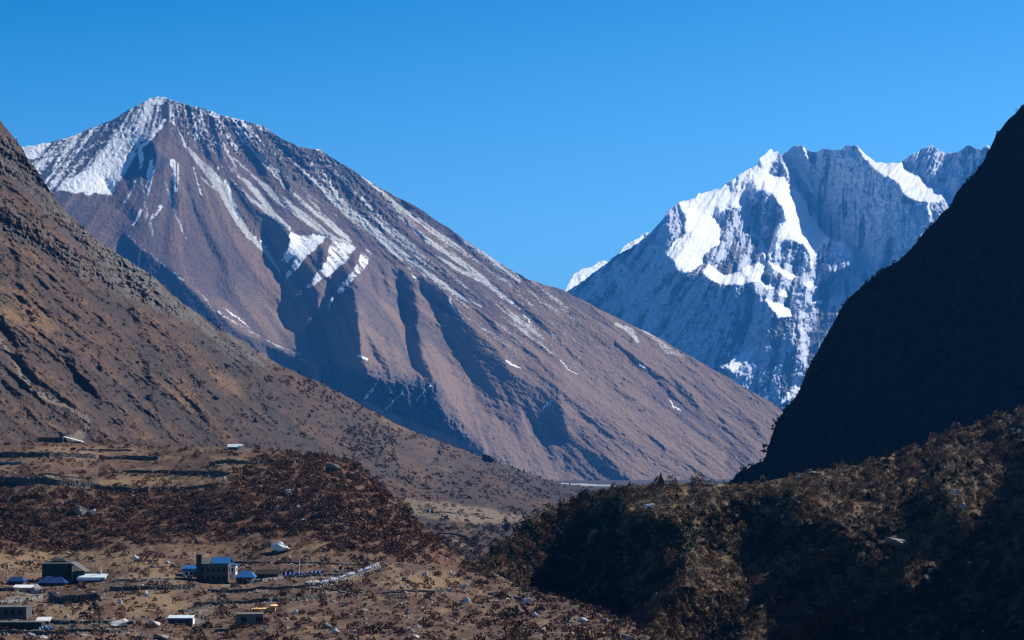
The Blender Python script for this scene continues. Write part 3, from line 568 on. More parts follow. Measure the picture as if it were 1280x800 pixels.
# ================================================================ the terraced ground with the village
HILL_SIL = [(-160,556),(0,554),(40,552),(110,551),(150,553),(200,557),(280,559),(330,562),(380,566),(415,570),(440,576),(455,588),(470,602),(485,614),(500,628),(515,644),(530,660),(545,674),(560,686),(580,696),(600,706),(620,718),(640,728),(665,737),(690,744),(720,752),(750,763),(780,778),(800,790),(830,806),(900,850),(960,900)]
def terrace_hill():
    r = Relief(-160, 960, 520, 1000, 1.0)
    X, Y = r.X, r.Y; r.warp(10, 24, 83, 5)
    pts = []
    for x in (-160, 100, 350, 520): pts += [(x,740,505),(x,770,434),(x,800,380),(x,860,305),(x,960,230)]
    for x in (-160, 60, 280): pts += [(x,722,545),(x,700,580),(x,660,612),(x,620,645),(x,600,668),(x,580,705),(x,562,765),(x,552,810)]
    pts += [(400,570,735),(440,577,735),(440,620,660),(440,670,610),(440,715,560),(480,612,715),(520,652,670),(560,688,640),(540,710,585),(600,708,600),(640,730,560),(700,748,510),(760,770,452),(800,790,420),(700,800,378),(860,840,350),(900,960,230),(700,900,270),(960,700,520),(700,600,700)]
    base = tps(pts, X, Y)
    lnd = base
    d = np.exp(base); WX = d * (X - 640) / F; WY = d
    def wm(pts, soft=2): return r.poly(pts, soft)
    scrub = np.clip(wm([(-160,612),(60,615),(150,612),(280,612),(300,590),(330,565),(440,572),(470,600),(520,650),(560,690),(500,700),(440,690),(400,672),(330,668),(250,672),(160,680),(60,690),(-160,690)], 6) * 0.8 + 0.45 * fbm(X / 22, Y / 7, 4, 82) , 0, 1)
    rust = np.clip(wm([(440,575),(560,688),(640,730),(600,730),(540,710),(490,680),(460,640)], 8) * 0.7 + 0.5 * fbm(X / 30, Y / 10, 4, 84), 0, 1)
    tan = np.clip(0.36 + 0.55 * fbm(X / 30, Y / 8, 4, 86) + wm([(-20,578),(26,580),(21,588),(-20,592)], 1) + wm([(118,602),(200,600),(282,594),(275,608),(205,611),(146,607)], 1.5) + 0.6 * wm([(365,588),(395,592),(412,606),(390,606)], 2)
                  + 0.7 * wm([(60,760),(110,758),(108,774),(50,776)], 3) + 0.6 * wm([(160,720),(230,718),(225,728),(160,730)], 3) + 0.5 * wm([(140,740),(230,745),(250,765),(150,765)], 4) + 0.5 * wm([(-160,690),(180,690),(230,712),(60,708),(-160,712)], 4)
                  + 0.6 * wm([(480,722),(560,715),(600,725),(520,740),(470,735)], 3) + 0.5 * wm([(40,560),(130,560),(120,572),(40,572)], 3), 0, 1)
    grey = np.clip(-0.05 + 0.65 * fbm(X / 14, Y / 5, 5, 88, 0.6) + wm([(250,735),(320,730),(330,740),(250,750)], 3) * 0.5 + wm([(0,745),(40,735),(75,745),(30,758)], 3) * 0.5 + wm([(225,762),(270,755),(262,780),(245,790)], 3) * 0.5 + wm([(600,735),(660,745),(700,765),(620,760)], 4) * 0.35, 0, 1)
    z = 0.9 * fbm(WX / 22, WY / 30, 5, 91) + 0.35 * fbm(WX / 4, WY / 7, 4, 92)
    z = z * sstep(Y, 560, 590)+ 0.3 * fbm(WX / 6, WY / 10, 3, 93)
    mat = ground_mat('hill_soil', ((0.170, 0.100, 0.062), (0.120, 0.068, 0.045), (0.075, 0.044, 0.032)),
                     ((0.13, 0.068, 0.045), (0.30, 0.27, 0.235), (0.19, 0.08, 0.05), (0.27, 0.18, 0.10)), (0.06, 0.5), (0.6, 0.5), 0.35)
    r.scrub = scrub
    r.build('terraced_hill', lnd, HILL_SIL, [(-160,990),(960,990)], 480, [scrub, grey, rust * 0.8, tan], mat, back=(0.20, 10, 0.30), silj=(1.2, 30), zdisp=z, power=1.25)
    return r

RS = snow_mountain(); far_snow_peak(); RB = brown_mountain(); RL = left_slope(); RD = dark_slope(); RR = spur(); RT = terrace_hill()

# the valley floor reaching to the horizon, with the gravel bed of the river on it
def flat_sheet(name, pts, z, mat):
    me = bpy.data.meshes.new(name); me.from_pydata([(x, y, z) for x, y in pts], [], [tuple(range(len(pts)))]); me.materials.append(mat)
    o = bpy.data.objects.new(name, me); COL.objects.link(o); o['kind'] = 'structure'; return o
ZV = -118.0
flat_sheet('ground', [(-24000, -3000), (24000, -3000), (24000, 40000), (-24000, 40000)], ZV, plain('valley_soil', (0.07, 0.058, 0.052), 0.95, 0.35, 0.01))
def onz(px, py, z): d = z * F / (HOR - py); return (d * (px - 640) / F, d)
flat_sheet('gravel_river_bed', [onz(690, 604.4, ZV), onz(700, 603.4, ZV), onz(716, 604.6, ZV), onz(730, 604.4, ZV), onz(748, 605.9, ZV), onz(762, 606.0, ZV), onz(777, 607.6, ZV), onz(770, 608.3, ZV), onz(752, 607.7, ZV), onz(735, 607.6, ZV), onz(718, 606.2, ZV), onz(700, 606.0, ZV)], ZV + 0.3, plain('river_gravel', (0.5, 0.5, 0.5), 0.9, 0.25, 0.05))

# ================================================================ finding the ground along a line of sight
def make_bvh(P, si, sj):
    Q = P[::si, ::sj]; h, w, _ = Q.shape
    i = np.arange(h * w).reshape(h, w); q = np.stack([i[1:, :-1], i[1:, 1:], i[:-1, 1:], i[:-1, :-1]], -1).reshape(-1, 4)
    return BVHTree.FromPolygons(Q.reshape(-1, 3).tolist(), q.tolist())
BT, BL, BR, BD = make_bvh(RT.P, 1, 2), make_bvh(RL.P, 2, 2), make_bvh(RR.P, 2, 2), make_bvh(RD.P, 2, 2)
def ground(px, py, tree=None):
    v = Vector(((px - 640) / F, 1.0, (HOR - py) / F))
    for t in ([tree] if tree else [BT, BR, BL, BD]):
        for dy in (0, 1.5, 3, 5, 8, 12, 20):
            h = t.ray_cast(Vector((0, 0, 0)), Vector((v.x, 1.0, (HOR - py - dy) / F)).normalized())
            if h[0] is not None: return h[0]
    return Vector((v.x, v.y, v.z)) * 600
def down(x, y, tree):
    h = tree.ray_cast(Vector((x, y, 3000)), Vector((0, 0, -1)))
    return h[0].z if h[0] is not None else -40.0

# ================================================================ mesh helpers
class MB:
    def __init__(s): s.v = []; s.f = []
    def box(s, c, d, rz=0.0, jit=0.0, rx=0.0):
        n = len(s.v); M = Matrix.Rotation(rz, 3, 'Z') @ Matrix.Rotation(rx, 3, 'X')
        for x in (-1, 1):
            for y in (-1, 1):
                for z in (-1, 1):
                    p = M @ Vector((x * d[0] / 2, y * d[1] / 2, z * d[2] / 2))
                    if jit: p += Vector((random.uniform(-jit, jit) * d[0], random.uniform(-jit, jit) * d[1], random.uniform(-jit, jit) * d[2]))
                    s.v.append(tuple(Vector(c) + p))
        for f in ((0, 1, 3, 2), (4, 6, 7, 5), (0, 4, 5, 1), (2, 3, 7, 6), (0, 2, 6, 4), (1, 5, 7, 3)): s.f.append(tuple(n + k for k in f))
        return s
    def poly(s, vs, fs):
        n = len(s.v); s.v += [tuple(v) for v in vs]; s.f += [tuple(n + k for k in f) for f in fs]; return s
    def tube(s, a, b, r0, r1=None, n=6):
        a = Vector(a); b = Vector(b); r1 = r0 if r1 is None else r1
        ax = (b - a).normalized(); u = ax.orthogonal().normalized(); w = ax.cross(u); k = len(s.v)
        for p, r in ((a, r0), (b, r1)):
            for i in range(n):
                t = 2 * math.pi * i / n; s.v.append(tuple(p + (u * math.cos(t) + w * math.sin(t)) * r))
        for i in range(n): s.f.append((k + i, k + (i + 1) % n, k + n + (i + 1) % n, k + n + i))
        s.f.append(tuple(k + i for i in range(n))[::-1]); s.f.append(tuple(k + n + i for i in range(n))); return s
    def build(s, name, mat, parent=None, smooth=False):
        me = bpy.data.meshes.new(name); me.from_pydata(s.v, [], s.f); me.materials.append(mat); me.update()
        if smooth: me.polygons.foreach_set('use_smooth', [True] * len(me.polygons))
        o = bpy.data.objects.new(name, me); COL.objects.link(o)
        if parent is not None: o.parent = parent
        return o
def tag(o, label, cat, group=None):
    o['label'] = label; o['category'] = cat
    if group: o['group'] = group
    return o
def thing(name, label, cat, loc, rz=0.0, group=None):
    o = bpy.data.objects.new(name, None); o.empty_display_size = 0.5; COL.objects.link(o); o.location = loc; o.rotation_euler = (0, 0, rz)
    return tag(o, label, cat, group)

M_STONE = plain('dry_stone', (0.12, 0.112, 0.105), 0.9, 0.6, 0.9)
M_STONE_PALE = plain('pale_dry_stone', (0.30, 0.29, 0.27), 0.9, 0.4, 0.9)
M_MASON = plain('lodge_masonry', (0.11, 0.105, 0.115), 0.9, 0.3, 0.8)
M_GREENWALL = plain('dark_painted_masonry', (0.04, 0.05, 0.05), 0.8, 0.3, 0.8)
M_WHITE = plain('white_plaster', (0.62, 0.62, 0.62), 0.8, 0.12, 0.5)
M_TIN = plain('pale_tin', (0.58, 0.66, 0.68), 0.45, 0.12, 0.4)
M_BLUE = plain('blue_tin', (0.03, 0.17, 0.42), 0.5, 0.18, 0.5)
M_NAVY = plain('deep_blue_tin', (0.018, 0.055, 0.18), 0.5, 0.2, 0.5)
M_GREENROOF = plain('green_tin', (0.075, 0.10, 0.10), 0.6, 0.2, 0.5)
M_GREYROOF = plain('weathered_roof', (0.16, 0.17, 0.16), 0.8, 0.35, 0.8)
M_DARK = plain('dark_opening', (0.012, 0.013, 0.018), 0.3, 0.2, 1)
M_WOODD = plain('dark_timber', (0.05, 0.038, 0.03), 0.8, 0.3, 2)
M_PLANK = plain('fresh_timber', (0.72, 0.42, 0.18), 0.8, 0.2, 2)
M_CONC = plain('raw_block_wall', (0.20, 0.175, 0.15), 0.9, 0.2, 1)
M_MAUVE = plain('mauve_wall', (0.15, 0.13, 0.15), 0.8, 0.2, 1)
M_BARK = plain('bark', (0.08, 0.06, 0.05), 0.95, 0.3, 3)

# ================================================================ leaf clumps, stones
def clump(rng, n, w, h, leaf, up=0.3):
    """n leaf sized triangles spread through the outer part of a lumpy mound, width w, height h"""
    lob = rng.normal(size=(5, 3)); lob /= np.linalg.norm(lob, axis=1)[:, None]; lob[:, 2] = abs(lob[:, 2])
    q = rng.normal(size=(n, 3)); q /= np.linalg.norm(q, axis=1)[:, None]; q[:, 2] = np.abs(q[:, 2])
    r = 0.62 + 0.38 * np.clip((q @ lob.T).max(1), 0, 1) ** 2 * rng.uniform(0.8, 1.3)
    r *= rng.uniform(0.55, 1.0, n) ** 0.5
    c = q * r[:, None] * np.array([w / 2, w / 2, h])
    a = rng.normal(size=(n, 3)) + q * 0.6; a[:, 2] += up; a /= np.linalg.norm(a, axis=1)[:, None]
    b = np.cross(a, rng.normal(size=(n, 3))); b /= np.linalg.norm(b, axis=1)[:, None]
    s = leaf * rng.uniform(0.6, 1.4, n)[:, None]
    T = np.stack([c + a * s, c - a * s * 0.6 + b * s * 0.6, c - a * s * 0.6 - b * s * 0.6], 1)
    return T.reshape(-1, 3)
def tri_mesh(name, V, mat, tint=None):
    me = bpy.data.meshes.new(name); n = len(V); me.vertices.add(n); me.vertices.foreach_set('co', np.ascontiguousarray(V, np.float32).reshape(-1))
    me.loops.add(n); me.loops.foreach_set('vertex_index', np.arange(n, dtype=np.int32))
    me.polygons.add(n // 3); me.polygons.foreach_set('loop_start', np.arange(0, n, 3, dtype=np.int32))
    if tint is not None:
        at = me.attributes.new('tint', 'FLOAT', 'POINT'); at.data.foreach_set('value', tint.astype(np.float32))
    me.update(calc_edges=True); me.materials.append(mat)
    return me
def leaf_mat(name, stops, trans=0.0):
    stops = [alb(c) for c in stops]
    m, n, l, b = nmat(name)
    at = n.new('ShaderNodeAttribute'); at.attribute_name = 'tint'
    ob = n.new('ShaderNodeObjectInfo')
    f = nmath(n, l, 'FRACT', nmath(n, l, 'ADD', at.outputs['Fac'], ob.outputs['Random']))
    r = n.new('ShaderNodeValToRGB'); r.color_ramp.interpolation = 'LINEAR'; e = r.color_ramp.elements
    while len(e) < len(stops): e.new(0.5)
    for k, c in enumerate(stops): e[k].position = k / (len(stops) - 1); e[k].color = c + (1,)
    l.new(f, r.inputs[0]); l.new(r.outputs[0], b.inputs['Base Color']); b.inputs['Specular IOR Level'].default_value = 0.05
    return m
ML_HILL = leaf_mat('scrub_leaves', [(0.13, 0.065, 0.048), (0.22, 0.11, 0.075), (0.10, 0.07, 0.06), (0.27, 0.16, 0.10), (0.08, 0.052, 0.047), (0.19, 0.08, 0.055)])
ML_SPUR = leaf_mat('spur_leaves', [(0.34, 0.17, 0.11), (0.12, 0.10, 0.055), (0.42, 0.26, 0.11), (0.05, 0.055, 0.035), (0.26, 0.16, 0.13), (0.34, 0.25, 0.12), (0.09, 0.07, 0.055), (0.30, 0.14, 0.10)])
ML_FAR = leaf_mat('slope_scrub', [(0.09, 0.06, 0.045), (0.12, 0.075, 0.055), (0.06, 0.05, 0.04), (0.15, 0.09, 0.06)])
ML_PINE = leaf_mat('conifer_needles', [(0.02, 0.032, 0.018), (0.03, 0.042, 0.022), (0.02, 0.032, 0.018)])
ML_RUST = leaf_mat('rust_leaves', [(0.20, 0.085, 0.035), (0.25, 0.12, 0.045), (0.16, 0.07, 0.035), (0.20, 0.085, 0.035)])
ML_TWIG = leaf_mat('bare_twigs', [(0.075, 0.06, 0.058), (0.10, 0.07, 0.062), (0.06, 0.05, 0.05), (0.075, 0.06, 0.058)])

def sample_terrain(r, n, dens, seed, rows=None):
    """n points on the relief, spread evenly in the picture of the slope and thinned by dens(px, py)"""
    rng = np.random.default_rng(seed); h, w = r.PXg.shape; out = []
    tot = 0
    while tot < n:
        i = rng.uniform(0, h - 1.01, n * 2); j = rng.uniform(0, w - 1.01, n * 2)
        px = bil(r.PXg, j, i); py = bil(r.PYg, j, i)
        k = rng.uniform(0, 1, n * 2) < dens(px, py)
        G = r.P[r.nb:]
        P = np.stack([bil(G[..., c], j[k], i[k]) for c in range(3)], -1)
        out.append(np.concatenate([P, px[k, None], py[k, None]], 1)); tot += k.sum()
        if k.sum() == 0: break
    return np.concatenate(out)[:n]
def scatter(name, S, templates, scale, mat, label_kind='stuff', seed=0, sink=0.0):
    rng = np.random.default_rng(seed); Vs = []; Ts = []
    kk = rng.integers(0, len(templates), len(S)); a = rng.uniform(0, 2 * math.pi, len(S)); t = rng.uniform(0, 1, len(S))
    for q, T in enumerate(templates):
        m = kk == q
        if not m.any(): continue
        c, s_ = np.cos(a[m])[:, None], np.sin(a[m])[:, None]; sc = scale[m][:, None]
        x = (T[None, :, 0] * c - T[None, :, 1] * s_) * sc + S[m, 0:1]; y = (T[None, :, 0] * s_ + T[None, :, 1] * c) * sc + S[m, 1:2]; z = T[None, :, 2] * sc + S[m, 2:3] - sink * sc
        Vs.append(np.stack([x, y, z], -1).reshape(-1, 3)); Ts.append(np.repeat(t[m], T.shape[0]) + 0)
    me = tri_mesh(name, np.concatenate(Vs), mat, np.concatenate(Ts)); o = bpy.data.objects.new(name, me); COL.objects.link(o); o['kind'] = 'stuff'; return o

def rock_tris(rng, sub=1, flat=0.8):
    import bmesh
    bm = bmesh.new(); bmesh.ops.create_icosphere(bm, subdivisions=sub, radius=0.5)
    V = np.array([v.co[:] for v in bm.verts]); Fc = np.array([[v.index for v in f.verts] for f in bm.faces]); bm.free()
    # broken by a few cutting planes, then roughened
    for k in range(12):
        n = rng.normal(size=3); n /= np.linalg.norm(n); d = rng.uniform(0.16, 0.38); t = V @ n; V = V - np.outer(np.clip(t - d, 0, None), n)
    V = V * (1 + 0.07 * rng.normal(size=(len(V), 1))); V[:, 2] *= flat; V[:, 0] *= rng.uniform(0.9, 1.3)
    return V[Fc].reshape(-1, 3)
rg = np.random.default_rng(3)
ROCK_S = [rock_tris(rg, 1) for _ in range(6)]
ROCK_B = [rock_tris(rg, 3, f) for f in (0.6, 0.8, 0.9, 0.7, 0.55, 1.0, 0.75, 0.65)]
BUSH_LOW = [clump(rg, 56, 1.0, 0.6, 0.115, 0.1) for _ in range(6)]
BUSH_MID = [clump(rg, 110, 1.0, 0.75, 0.075) for _ in range(6)]
BUSH_FAR = [clump(rg, 14, 1.0, 0.7, 0.24) for _ in range(5)]
DRY_MAT = leaf_mat('rubble_stone', [(0.34, 0.32, 0.29), (0.17, 0.16, 0.15), (0.50, 0.48, 0.45), (0.24, 0.225, 0.21), (0.51, 0.49, 0.46)])
PALEROCK = leaf_mat('pale_boulder', [(0.56, 0.54, 0.51), (0.52, 0.50, 0.47), (0.60, 0.58, 0.55)])
DARKROCK = leaf_mat('dark_slope_rock', [(0.06, 0.062, 0.066), (0.11, 0.11, 0.11), (0.045, 0.048, 0.052), (0.16, 0.155, 0.15)])

def noise_at(px, py, sx, sy, seed): return fbm(np.asarray(px) / sx, np.asarray(py) / sy, 4, seed)
# --- scrub of the terraced hill, thick on the nose of the hill, thin in the fields
def d_hill(px, py):
    m = bil(RT.scrub, (px - RT.x0) / RT.st, (py - RT.y0) / RT.st)
    return np.clip(0.018 + 0.95 * m ** 1.3 * (0.15 + 0.85 * (noise_at(px, py, 20, 7, 300) > 0.02)) + 0.10 * (noise_at(px, py, 12, 5, 301) > 0.18), 0, 1) * (py > 549)
S = sample_terrain(RT, 11500, lambda x, y: d_hill(x, y) * (y < 815), 21); scatter('scrub_cover', S, BUSH_LOW, RNG.gamma(3.0, 0.42, len(S)) + 0.4, ML_HILL, seed=1, sink=0.05)
S = sample_terrain(RT, 9000, lambda x, y: np.clip(0.10 + 0.9 * (noise_at(x, y, 22, 6, 302) > 0.10) * (y > 690) + 0.06, 0, 1) * (y < 830), 22); scatter('rubble', S, ROCK_S, RNG.gamma(1.6, 0.26, len(S)) + 0.12, DRY_MAT, seed=2, sink=0.08)
S = sample_terrain(RT, 2400, lambda x, y: np.clip((noise_at(x, y, 30, 7, 303) > 0.08) * 1.0 * (y > 690), 0, 1) * (y < 830), 23); scatter('low_undergrowth', S, BUSH_LOW, RNG.uniform(0.25, 1.0, len(S)), ML_HILL, seed=3)
# --- the spur: bushes shoulder to shoulder; dark evergreen colour put over its shaded areas to blacken the shade
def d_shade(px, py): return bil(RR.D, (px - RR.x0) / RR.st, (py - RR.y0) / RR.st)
S = sample_terrain(RR, 6000, lambda x, y: (y < 870) * (d_shade(x, y) >= 0.35) * 0.9, 44); scatter('shade_thicket', S, BUSH_MID, RNG.gamma(3.0, 0.5, len(S)) + 0.6, ML_PINE, seed=14, sink=0.15)
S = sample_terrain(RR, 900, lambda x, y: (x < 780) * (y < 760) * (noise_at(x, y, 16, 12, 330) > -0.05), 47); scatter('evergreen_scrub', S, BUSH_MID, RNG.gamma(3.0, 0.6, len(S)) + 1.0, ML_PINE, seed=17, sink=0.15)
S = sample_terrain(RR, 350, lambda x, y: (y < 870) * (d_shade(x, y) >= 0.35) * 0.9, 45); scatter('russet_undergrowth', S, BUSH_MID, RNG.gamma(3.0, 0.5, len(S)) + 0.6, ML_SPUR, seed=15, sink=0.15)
S = sample_terrain(RR, 9500, lambda x, y: np.clip(0.62 + 0.9 * noise_at(x, y, 18, 12, 304), 0.05, 1) * (y < 870) * (d_shade(x, y) < 0.35), 24); scatter('thicket', S, BUSH_MID, (RNG.gamma(2.2, 0.62, len(S)) + 0.6) * (S[:, 1] / 640) ** 0.5, ML_SPUR, seed=4, sink=0.1)
S = sample_terrain(RR, 1200, lambda x, y: (noise_at(x, y, 25, 12, 305) > 0.1) * 1.0, 25); scatter('spur_rubble', S, ROCK_S, RNG.gamma(2.0, 0.3, len(S)) + 0.15, DRY_MAT, seed=5)
S = sample_terrain(RL, 2600, lambda x, y: (x > 430) * (x < 700) * (y > 590) * (1 - 0.9 * ((x > 495) & (x < 665) & (y > 624) & (y < 656))) * (0.3 + 0.7 * (noise_at(x, y, 20, 8, 320) > 0)), 46); scatter('valley_scrub', S, BUSH_LOW, RNG.gamma(2.5, 0.8, len(S)) + 0.7, ML_FAR, seed=16, sink=0.1)
# --- far slopes: dark scrub and rocks along the left mountainside
def d_left(px, py): return np.clip(0.12 + 0.9 * (noise_at(px, py, 26, 12, 306) > 0.08) , 0, 1)
S = sample_terrain(RL, 10000, d_left, 26); scatter('slope_scrub', S, BUSH_FAR, RNG.gamma(2.0, 0.75, len(S)) * (S[:, 1] / 1700) ** 0.6, ML_FAR, seed=6, sink=0.1)
S = sample_terrain(RL, 3800, lambda x, y: np.clip(0.03 + 0.9 * (noise_at(x, y, 30, 14, 307) > 0.16), 0, 1), 27); scatter('slope_rubble', S, ROCK_S, (RNG.gamma(1.4, 0.75, len(S)) + 0.6) * (S[:, 1] / 1700) ** 0.5, DARKROCK, seed=7, sink=0.1)
S = sample_terrain(RL, 1300, lambda x, y: 1.0 * (((y > 470) & (np.abs(y - (470 + (x - 380) * 0.42)) < 26) & (x < 800) & (noise_at(x, y, 14, 9, 309) > -0.05)) | ((np.hypot((x - 465) / 45, (y - 555) / 30) + 0.9 * noise_at(x, y, 16, 10, 310)) < 0.8)), 28); scatter('slope_woodland', S, BUSH_FAR, RNG.uniform(1.5, 4.5, len(S)), ML_FAR, seed=8, sink=0.1)
S = sample_terrain(RD, 4200, lambda x, y: np.clip(1.0 - (y - np.interp(x, [915, 985, 1040, 1130, 1195, 1272], [600, 508, 408, 320, 240, 138])) / 60, 0.05, 1), 29); scatter('dark_woodland', S, BUSH_FAR, RNG.gamma(2.0, 0.8, len(S)) + 0.5, ML_PINE, seed=9, sink=0.15)

# ================================================================ single shrubs
def single(name, tris, mat, label, cat, group, loc, sc, rz, t=None):
    me = tri_mesh(name, tris, mat, np.zeros(len(tris)) + (0.0 if t is None else t)); o = bpy.data.objects.new(name, me); COL.objects.link(o)
    o.location = loc; o.scale = (sc, sc, sc); o.rotation_euler = (0, 0, rz); return tag(o, label, cat, group)
def copies(protos, S, scales, label, cat, group):
    for i, (p, sc) in enumerate(zip(S, scales)):
        src = protos[i % len(protos)]
        if src.get('placed') is None: o = src; o['placed'] = 1
        else: o = src.copy(); COL.objects.link(o)
        o.location = (p[0], p[1], p[2] - 0.06 * sc); o.scale = (sc, sc, sc * random.uniform(0.8, 1.2)); o.rotation_euler = (0, 0, random.uniform(0, 6.28)); o['label'] = label; o['category'] = cat; o['group'] = group
    for q in protos:
        if q.get('placed') is not None: del q['placed']
BIG = [clump(rg, 260, 1.0, 0.8, 0.055) for _ in range(4)]
pr = [single('shrub', T, ML_HILL, 'x', 'shrub', 'x', (0, 0, 0), 1, 0, 0.2) for T in BIG]
S = sample_terrain(RT, 110, lambda x, y: d_hill(x, y) * (x > 0) * (x < 600) * (y < 800) * (y > 600), 31); copies(pr, S, RNG.uniform(2.0, 3.4, len(S)), 'rounded dark rust brown shrub in the scrub covering the terraced hill', 'shrub', 'brown shrubs on the terraced hill')
pr = [single('shrub', T, ML_SPUR, 'x', 'shrub', 'x', (0, 0, 0), 1, 0, 0.1) for T in BIG]
S = sample_terrain(RR, 90, lambda x, y: (x > 640) * (x < 1280) * (y < 800) * 1.0, 32); copies(pr, S, RNG.uniform(3.2, 5.2, len(S)), 'bushy olive or russet shrub in the thicket on the right hand spur', 'shrub', 'shrubs in the thicket of the spur')
pr = [single('shrub', T, ML_RUST, 'x', 'shrub', 'x', (0, 0, 0), 1, 0, 0.1) for T in BIG]
S = np.array([list(ground(x, y, BR)) for x, y in [(712, 672), (706, 640), (716, 630), (730, 640), (700, 655), (762, 628), (740, 630), (680, 660), (870, 600), (878, 601), (1012, 640), (1014, 650), (1075, 742), (1180, 700), (1165, 742), (1110, 690), (960, 655), (1225, 620), (1010, 625), (1250, 560), (1140, 590), (905, 660), (840, 655), (930, 780), (1020, 775)]])
copies(pr, S, RNG.uniform(3.0, 5.0, len(S)), 'orange rust coloured bush standing out among darker scrub on the spur', 'shrub', 'orange bushes on the spur')
for (x, y, w, lab) in ((31, 592, 20, 'large dark leafless bush between the two upper terrace walls, furthest from the village'), (134, 597, 26, 'broad purplish leafless bush beside the second terrace wall'), (100, 583, 11, 'small round bush above the long grass terrace'), (124, 551, 13, 'reddish brown round bush on the skyline of the plateau behind the stone hut'),
                       (35, 715, 16, 'brown bush on the slope above the walled blue roofs'), (445, 607, 14, 'dark bush on the shoulder of the hill near its right edge'), (152, 553, 16, 'low wide bush on the plateau edge'), (322, 562, 10, 'dark bush beside the white roofed hut on the plateau')):
    p = ground(x, y, BT); m = p.y / F; single('leafless_bush', clump(rg, 500, 1.0, 0.75, 0.035, 0.8), ML_TWIG, lab, 'bush', None, p, w * m, 0)

# ---------------------------------------------------------------- conifers and thin trees: trunk and crown
def conifer(px, py, hpx, lab, group=None, tree=None, wide=0.42, mat=None, name='conifer'):
    p = ground(px, py, tree); h = hpx * p.y / F; t = thing(name, lab, 'tree', p, random.uniform(0, 6), group)
    MB().tube((0, 0, -0.5), (0, 0, h * 0.95), h * 0.025, h * 0.006, 6).build('trunk', M_BARK, t)
    V = []
    for k in range(int(9 + hpx * 0.5)):
        f = k / (9 + hpx * 0.5); z = h * (0.12 + 0.86 * f); r = h * wide * 0.5 * (1 - f) ** 0.8 * random.uniform(0.7, 1.15)
        for q in range(9):
            a = random.uniform(0, 6.28); rr = r * random.uniform(0.5, 1.1); c = np.array([[math.cos(a) * rr * 0.6, math.sin(a) * rr * 0.6, z - rr * 0.15]])
            T = clump(rg, 9, rr * 1.0 + 0.1, rr * 0.45 + 0.1, rr * 0.22 + 0.05); V.append(T + c)
    V = np.concatenate(V); me = tri_mesh('crown', V, mat or ML_PINE, np.zeros(len(V)) + random.random()); o = bpy.data.objects.new('crown', me); COL.objects.link(o); o.parent = t
    return t
def copy_tree(t, px, py, hpx, h0px, lab, group, tree=None):
    p = ground(px, py, tree); c = t.copy(); COL.objects.link(c); c.location = p
    k = hpx * p.y / (h0px * t.location.y); c.scale = (k, k, k); c.rotation_euler = (0, 0, random.uniform(0, 6)); c['label'] = lab; c['category'] = 'tree'
    if group: c['group'] = group
    for ch in list(t.children): d = ch.copy(); COL.objects.link(d); d.parent = c
    return c
c1 = conifer(826, 601, 16, 'dark conifer standing alone on the crest of the spur against the distant slope', tree=BR, wide=0.6)
c2 = conifer(1041, 585, 16, 'thin grey leafless tree in the row standing before the dark mountain, leftmost of them', tree=BR, wide=0.5, mat=ML_TWIG, name='bare_tree')
G = 'thin bare trees on the crest of the spur'
for x, y, h in ((1053, 584, 13), (1062, 583, 15), (1070, 581, 11), (1090, 577, 12), (1108, 571, 10), (1187, 545, 12), (1112, 570, 9), (1170, 548, 8), (1030, 587, 10), (1249, 517, 9)): copy_tree(c2, x, y, h, 16, 'thin bare tree rising from the crest of the spur before the dark mountain', G, BR)
c3 = conifer(1187, 541, 15, 'slender pointed tree standing highest above the crest of the spur', tree=BR, wide=0.3)
G = 'dark green conifers scattered on the spur'
for x, y, h in ((787, 606, 8), (745, 634, 12), (768, 655, 10), (1165, 600, 14), (1172, 590, 15), (1180, 605, 13), (1150, 612, 12), (1195, 596, 13), (1210, 585, 12), (1160, 590, 10), (655, 688, 9), (640, 690, 7), (672, 664, 10), (706, 668, 12), (718, 665, 13), (690, 675, 9), (735, 660, 10), (860, 640, 12), (888, 655, 12), (846, 625, 11), (1003, 660, 12), (1010, 640, 12), (960, 665, 10), (1085, 625, 12), (1110, 640, 12), (1130, 620, 12), (700, 630, 9), (725, 625, 10), (765, 615, 9)):
    copy_tree(c1, x, y, h, 16, 'small dark green conifer among the shrubs of the spur', G, BR)
G = 'dark trees dotted along the lower crest of the left mountainside'
c4 = conifer(607, 578, 9, 'dark tree beside the big rock on the crest of the left mountainside', tree=BL, wide=0.6)
for x, y, h in ((374, 466, 6), (322, 436, 5), (486, 542, 5), (590, 568, 6), (625, 580, 5), (640, 586, 5), (655, 590, 5), (663, 592, 4), (676, 597, 4), (700, 602, 4), (560, 560, 4), (533, 550, 4), (450, 512, 4), (418, 492, 4), (690, 600, 4), (648, 589, 5), (712, 605, 4), (275, 414, 4), (507, 550, 4), (475, 540, 5)):
    copy_tree(c4, x, y, h, 9, 'dark tree on the long descending crest of the left mountainside', G, BL)
G = 'trees standing along the outline of the dark mountain'
for x, y, h in ((1046, 404, 6), (1060, 378, 8), (1090, 350, 7), (1096, 345, 6), (1052, 392, 6), (1130, 324, 6), (1158, 290, 6), (1141, 312, 6), (1170, 278, 5), (1188, 258, 5), (1076, 363, 6), (1008, 470, 6), (985, 512, 6), (960, 560, 6), (940, 585, 6), (925, 594, 5), (1222, 218, 5), (1240, 186, 5), (1200, 240, 5)):
    copy_tree(c4, x, y, h, 9, 'tiny dark tree on the steep outline of the dark mountain', G, BD)

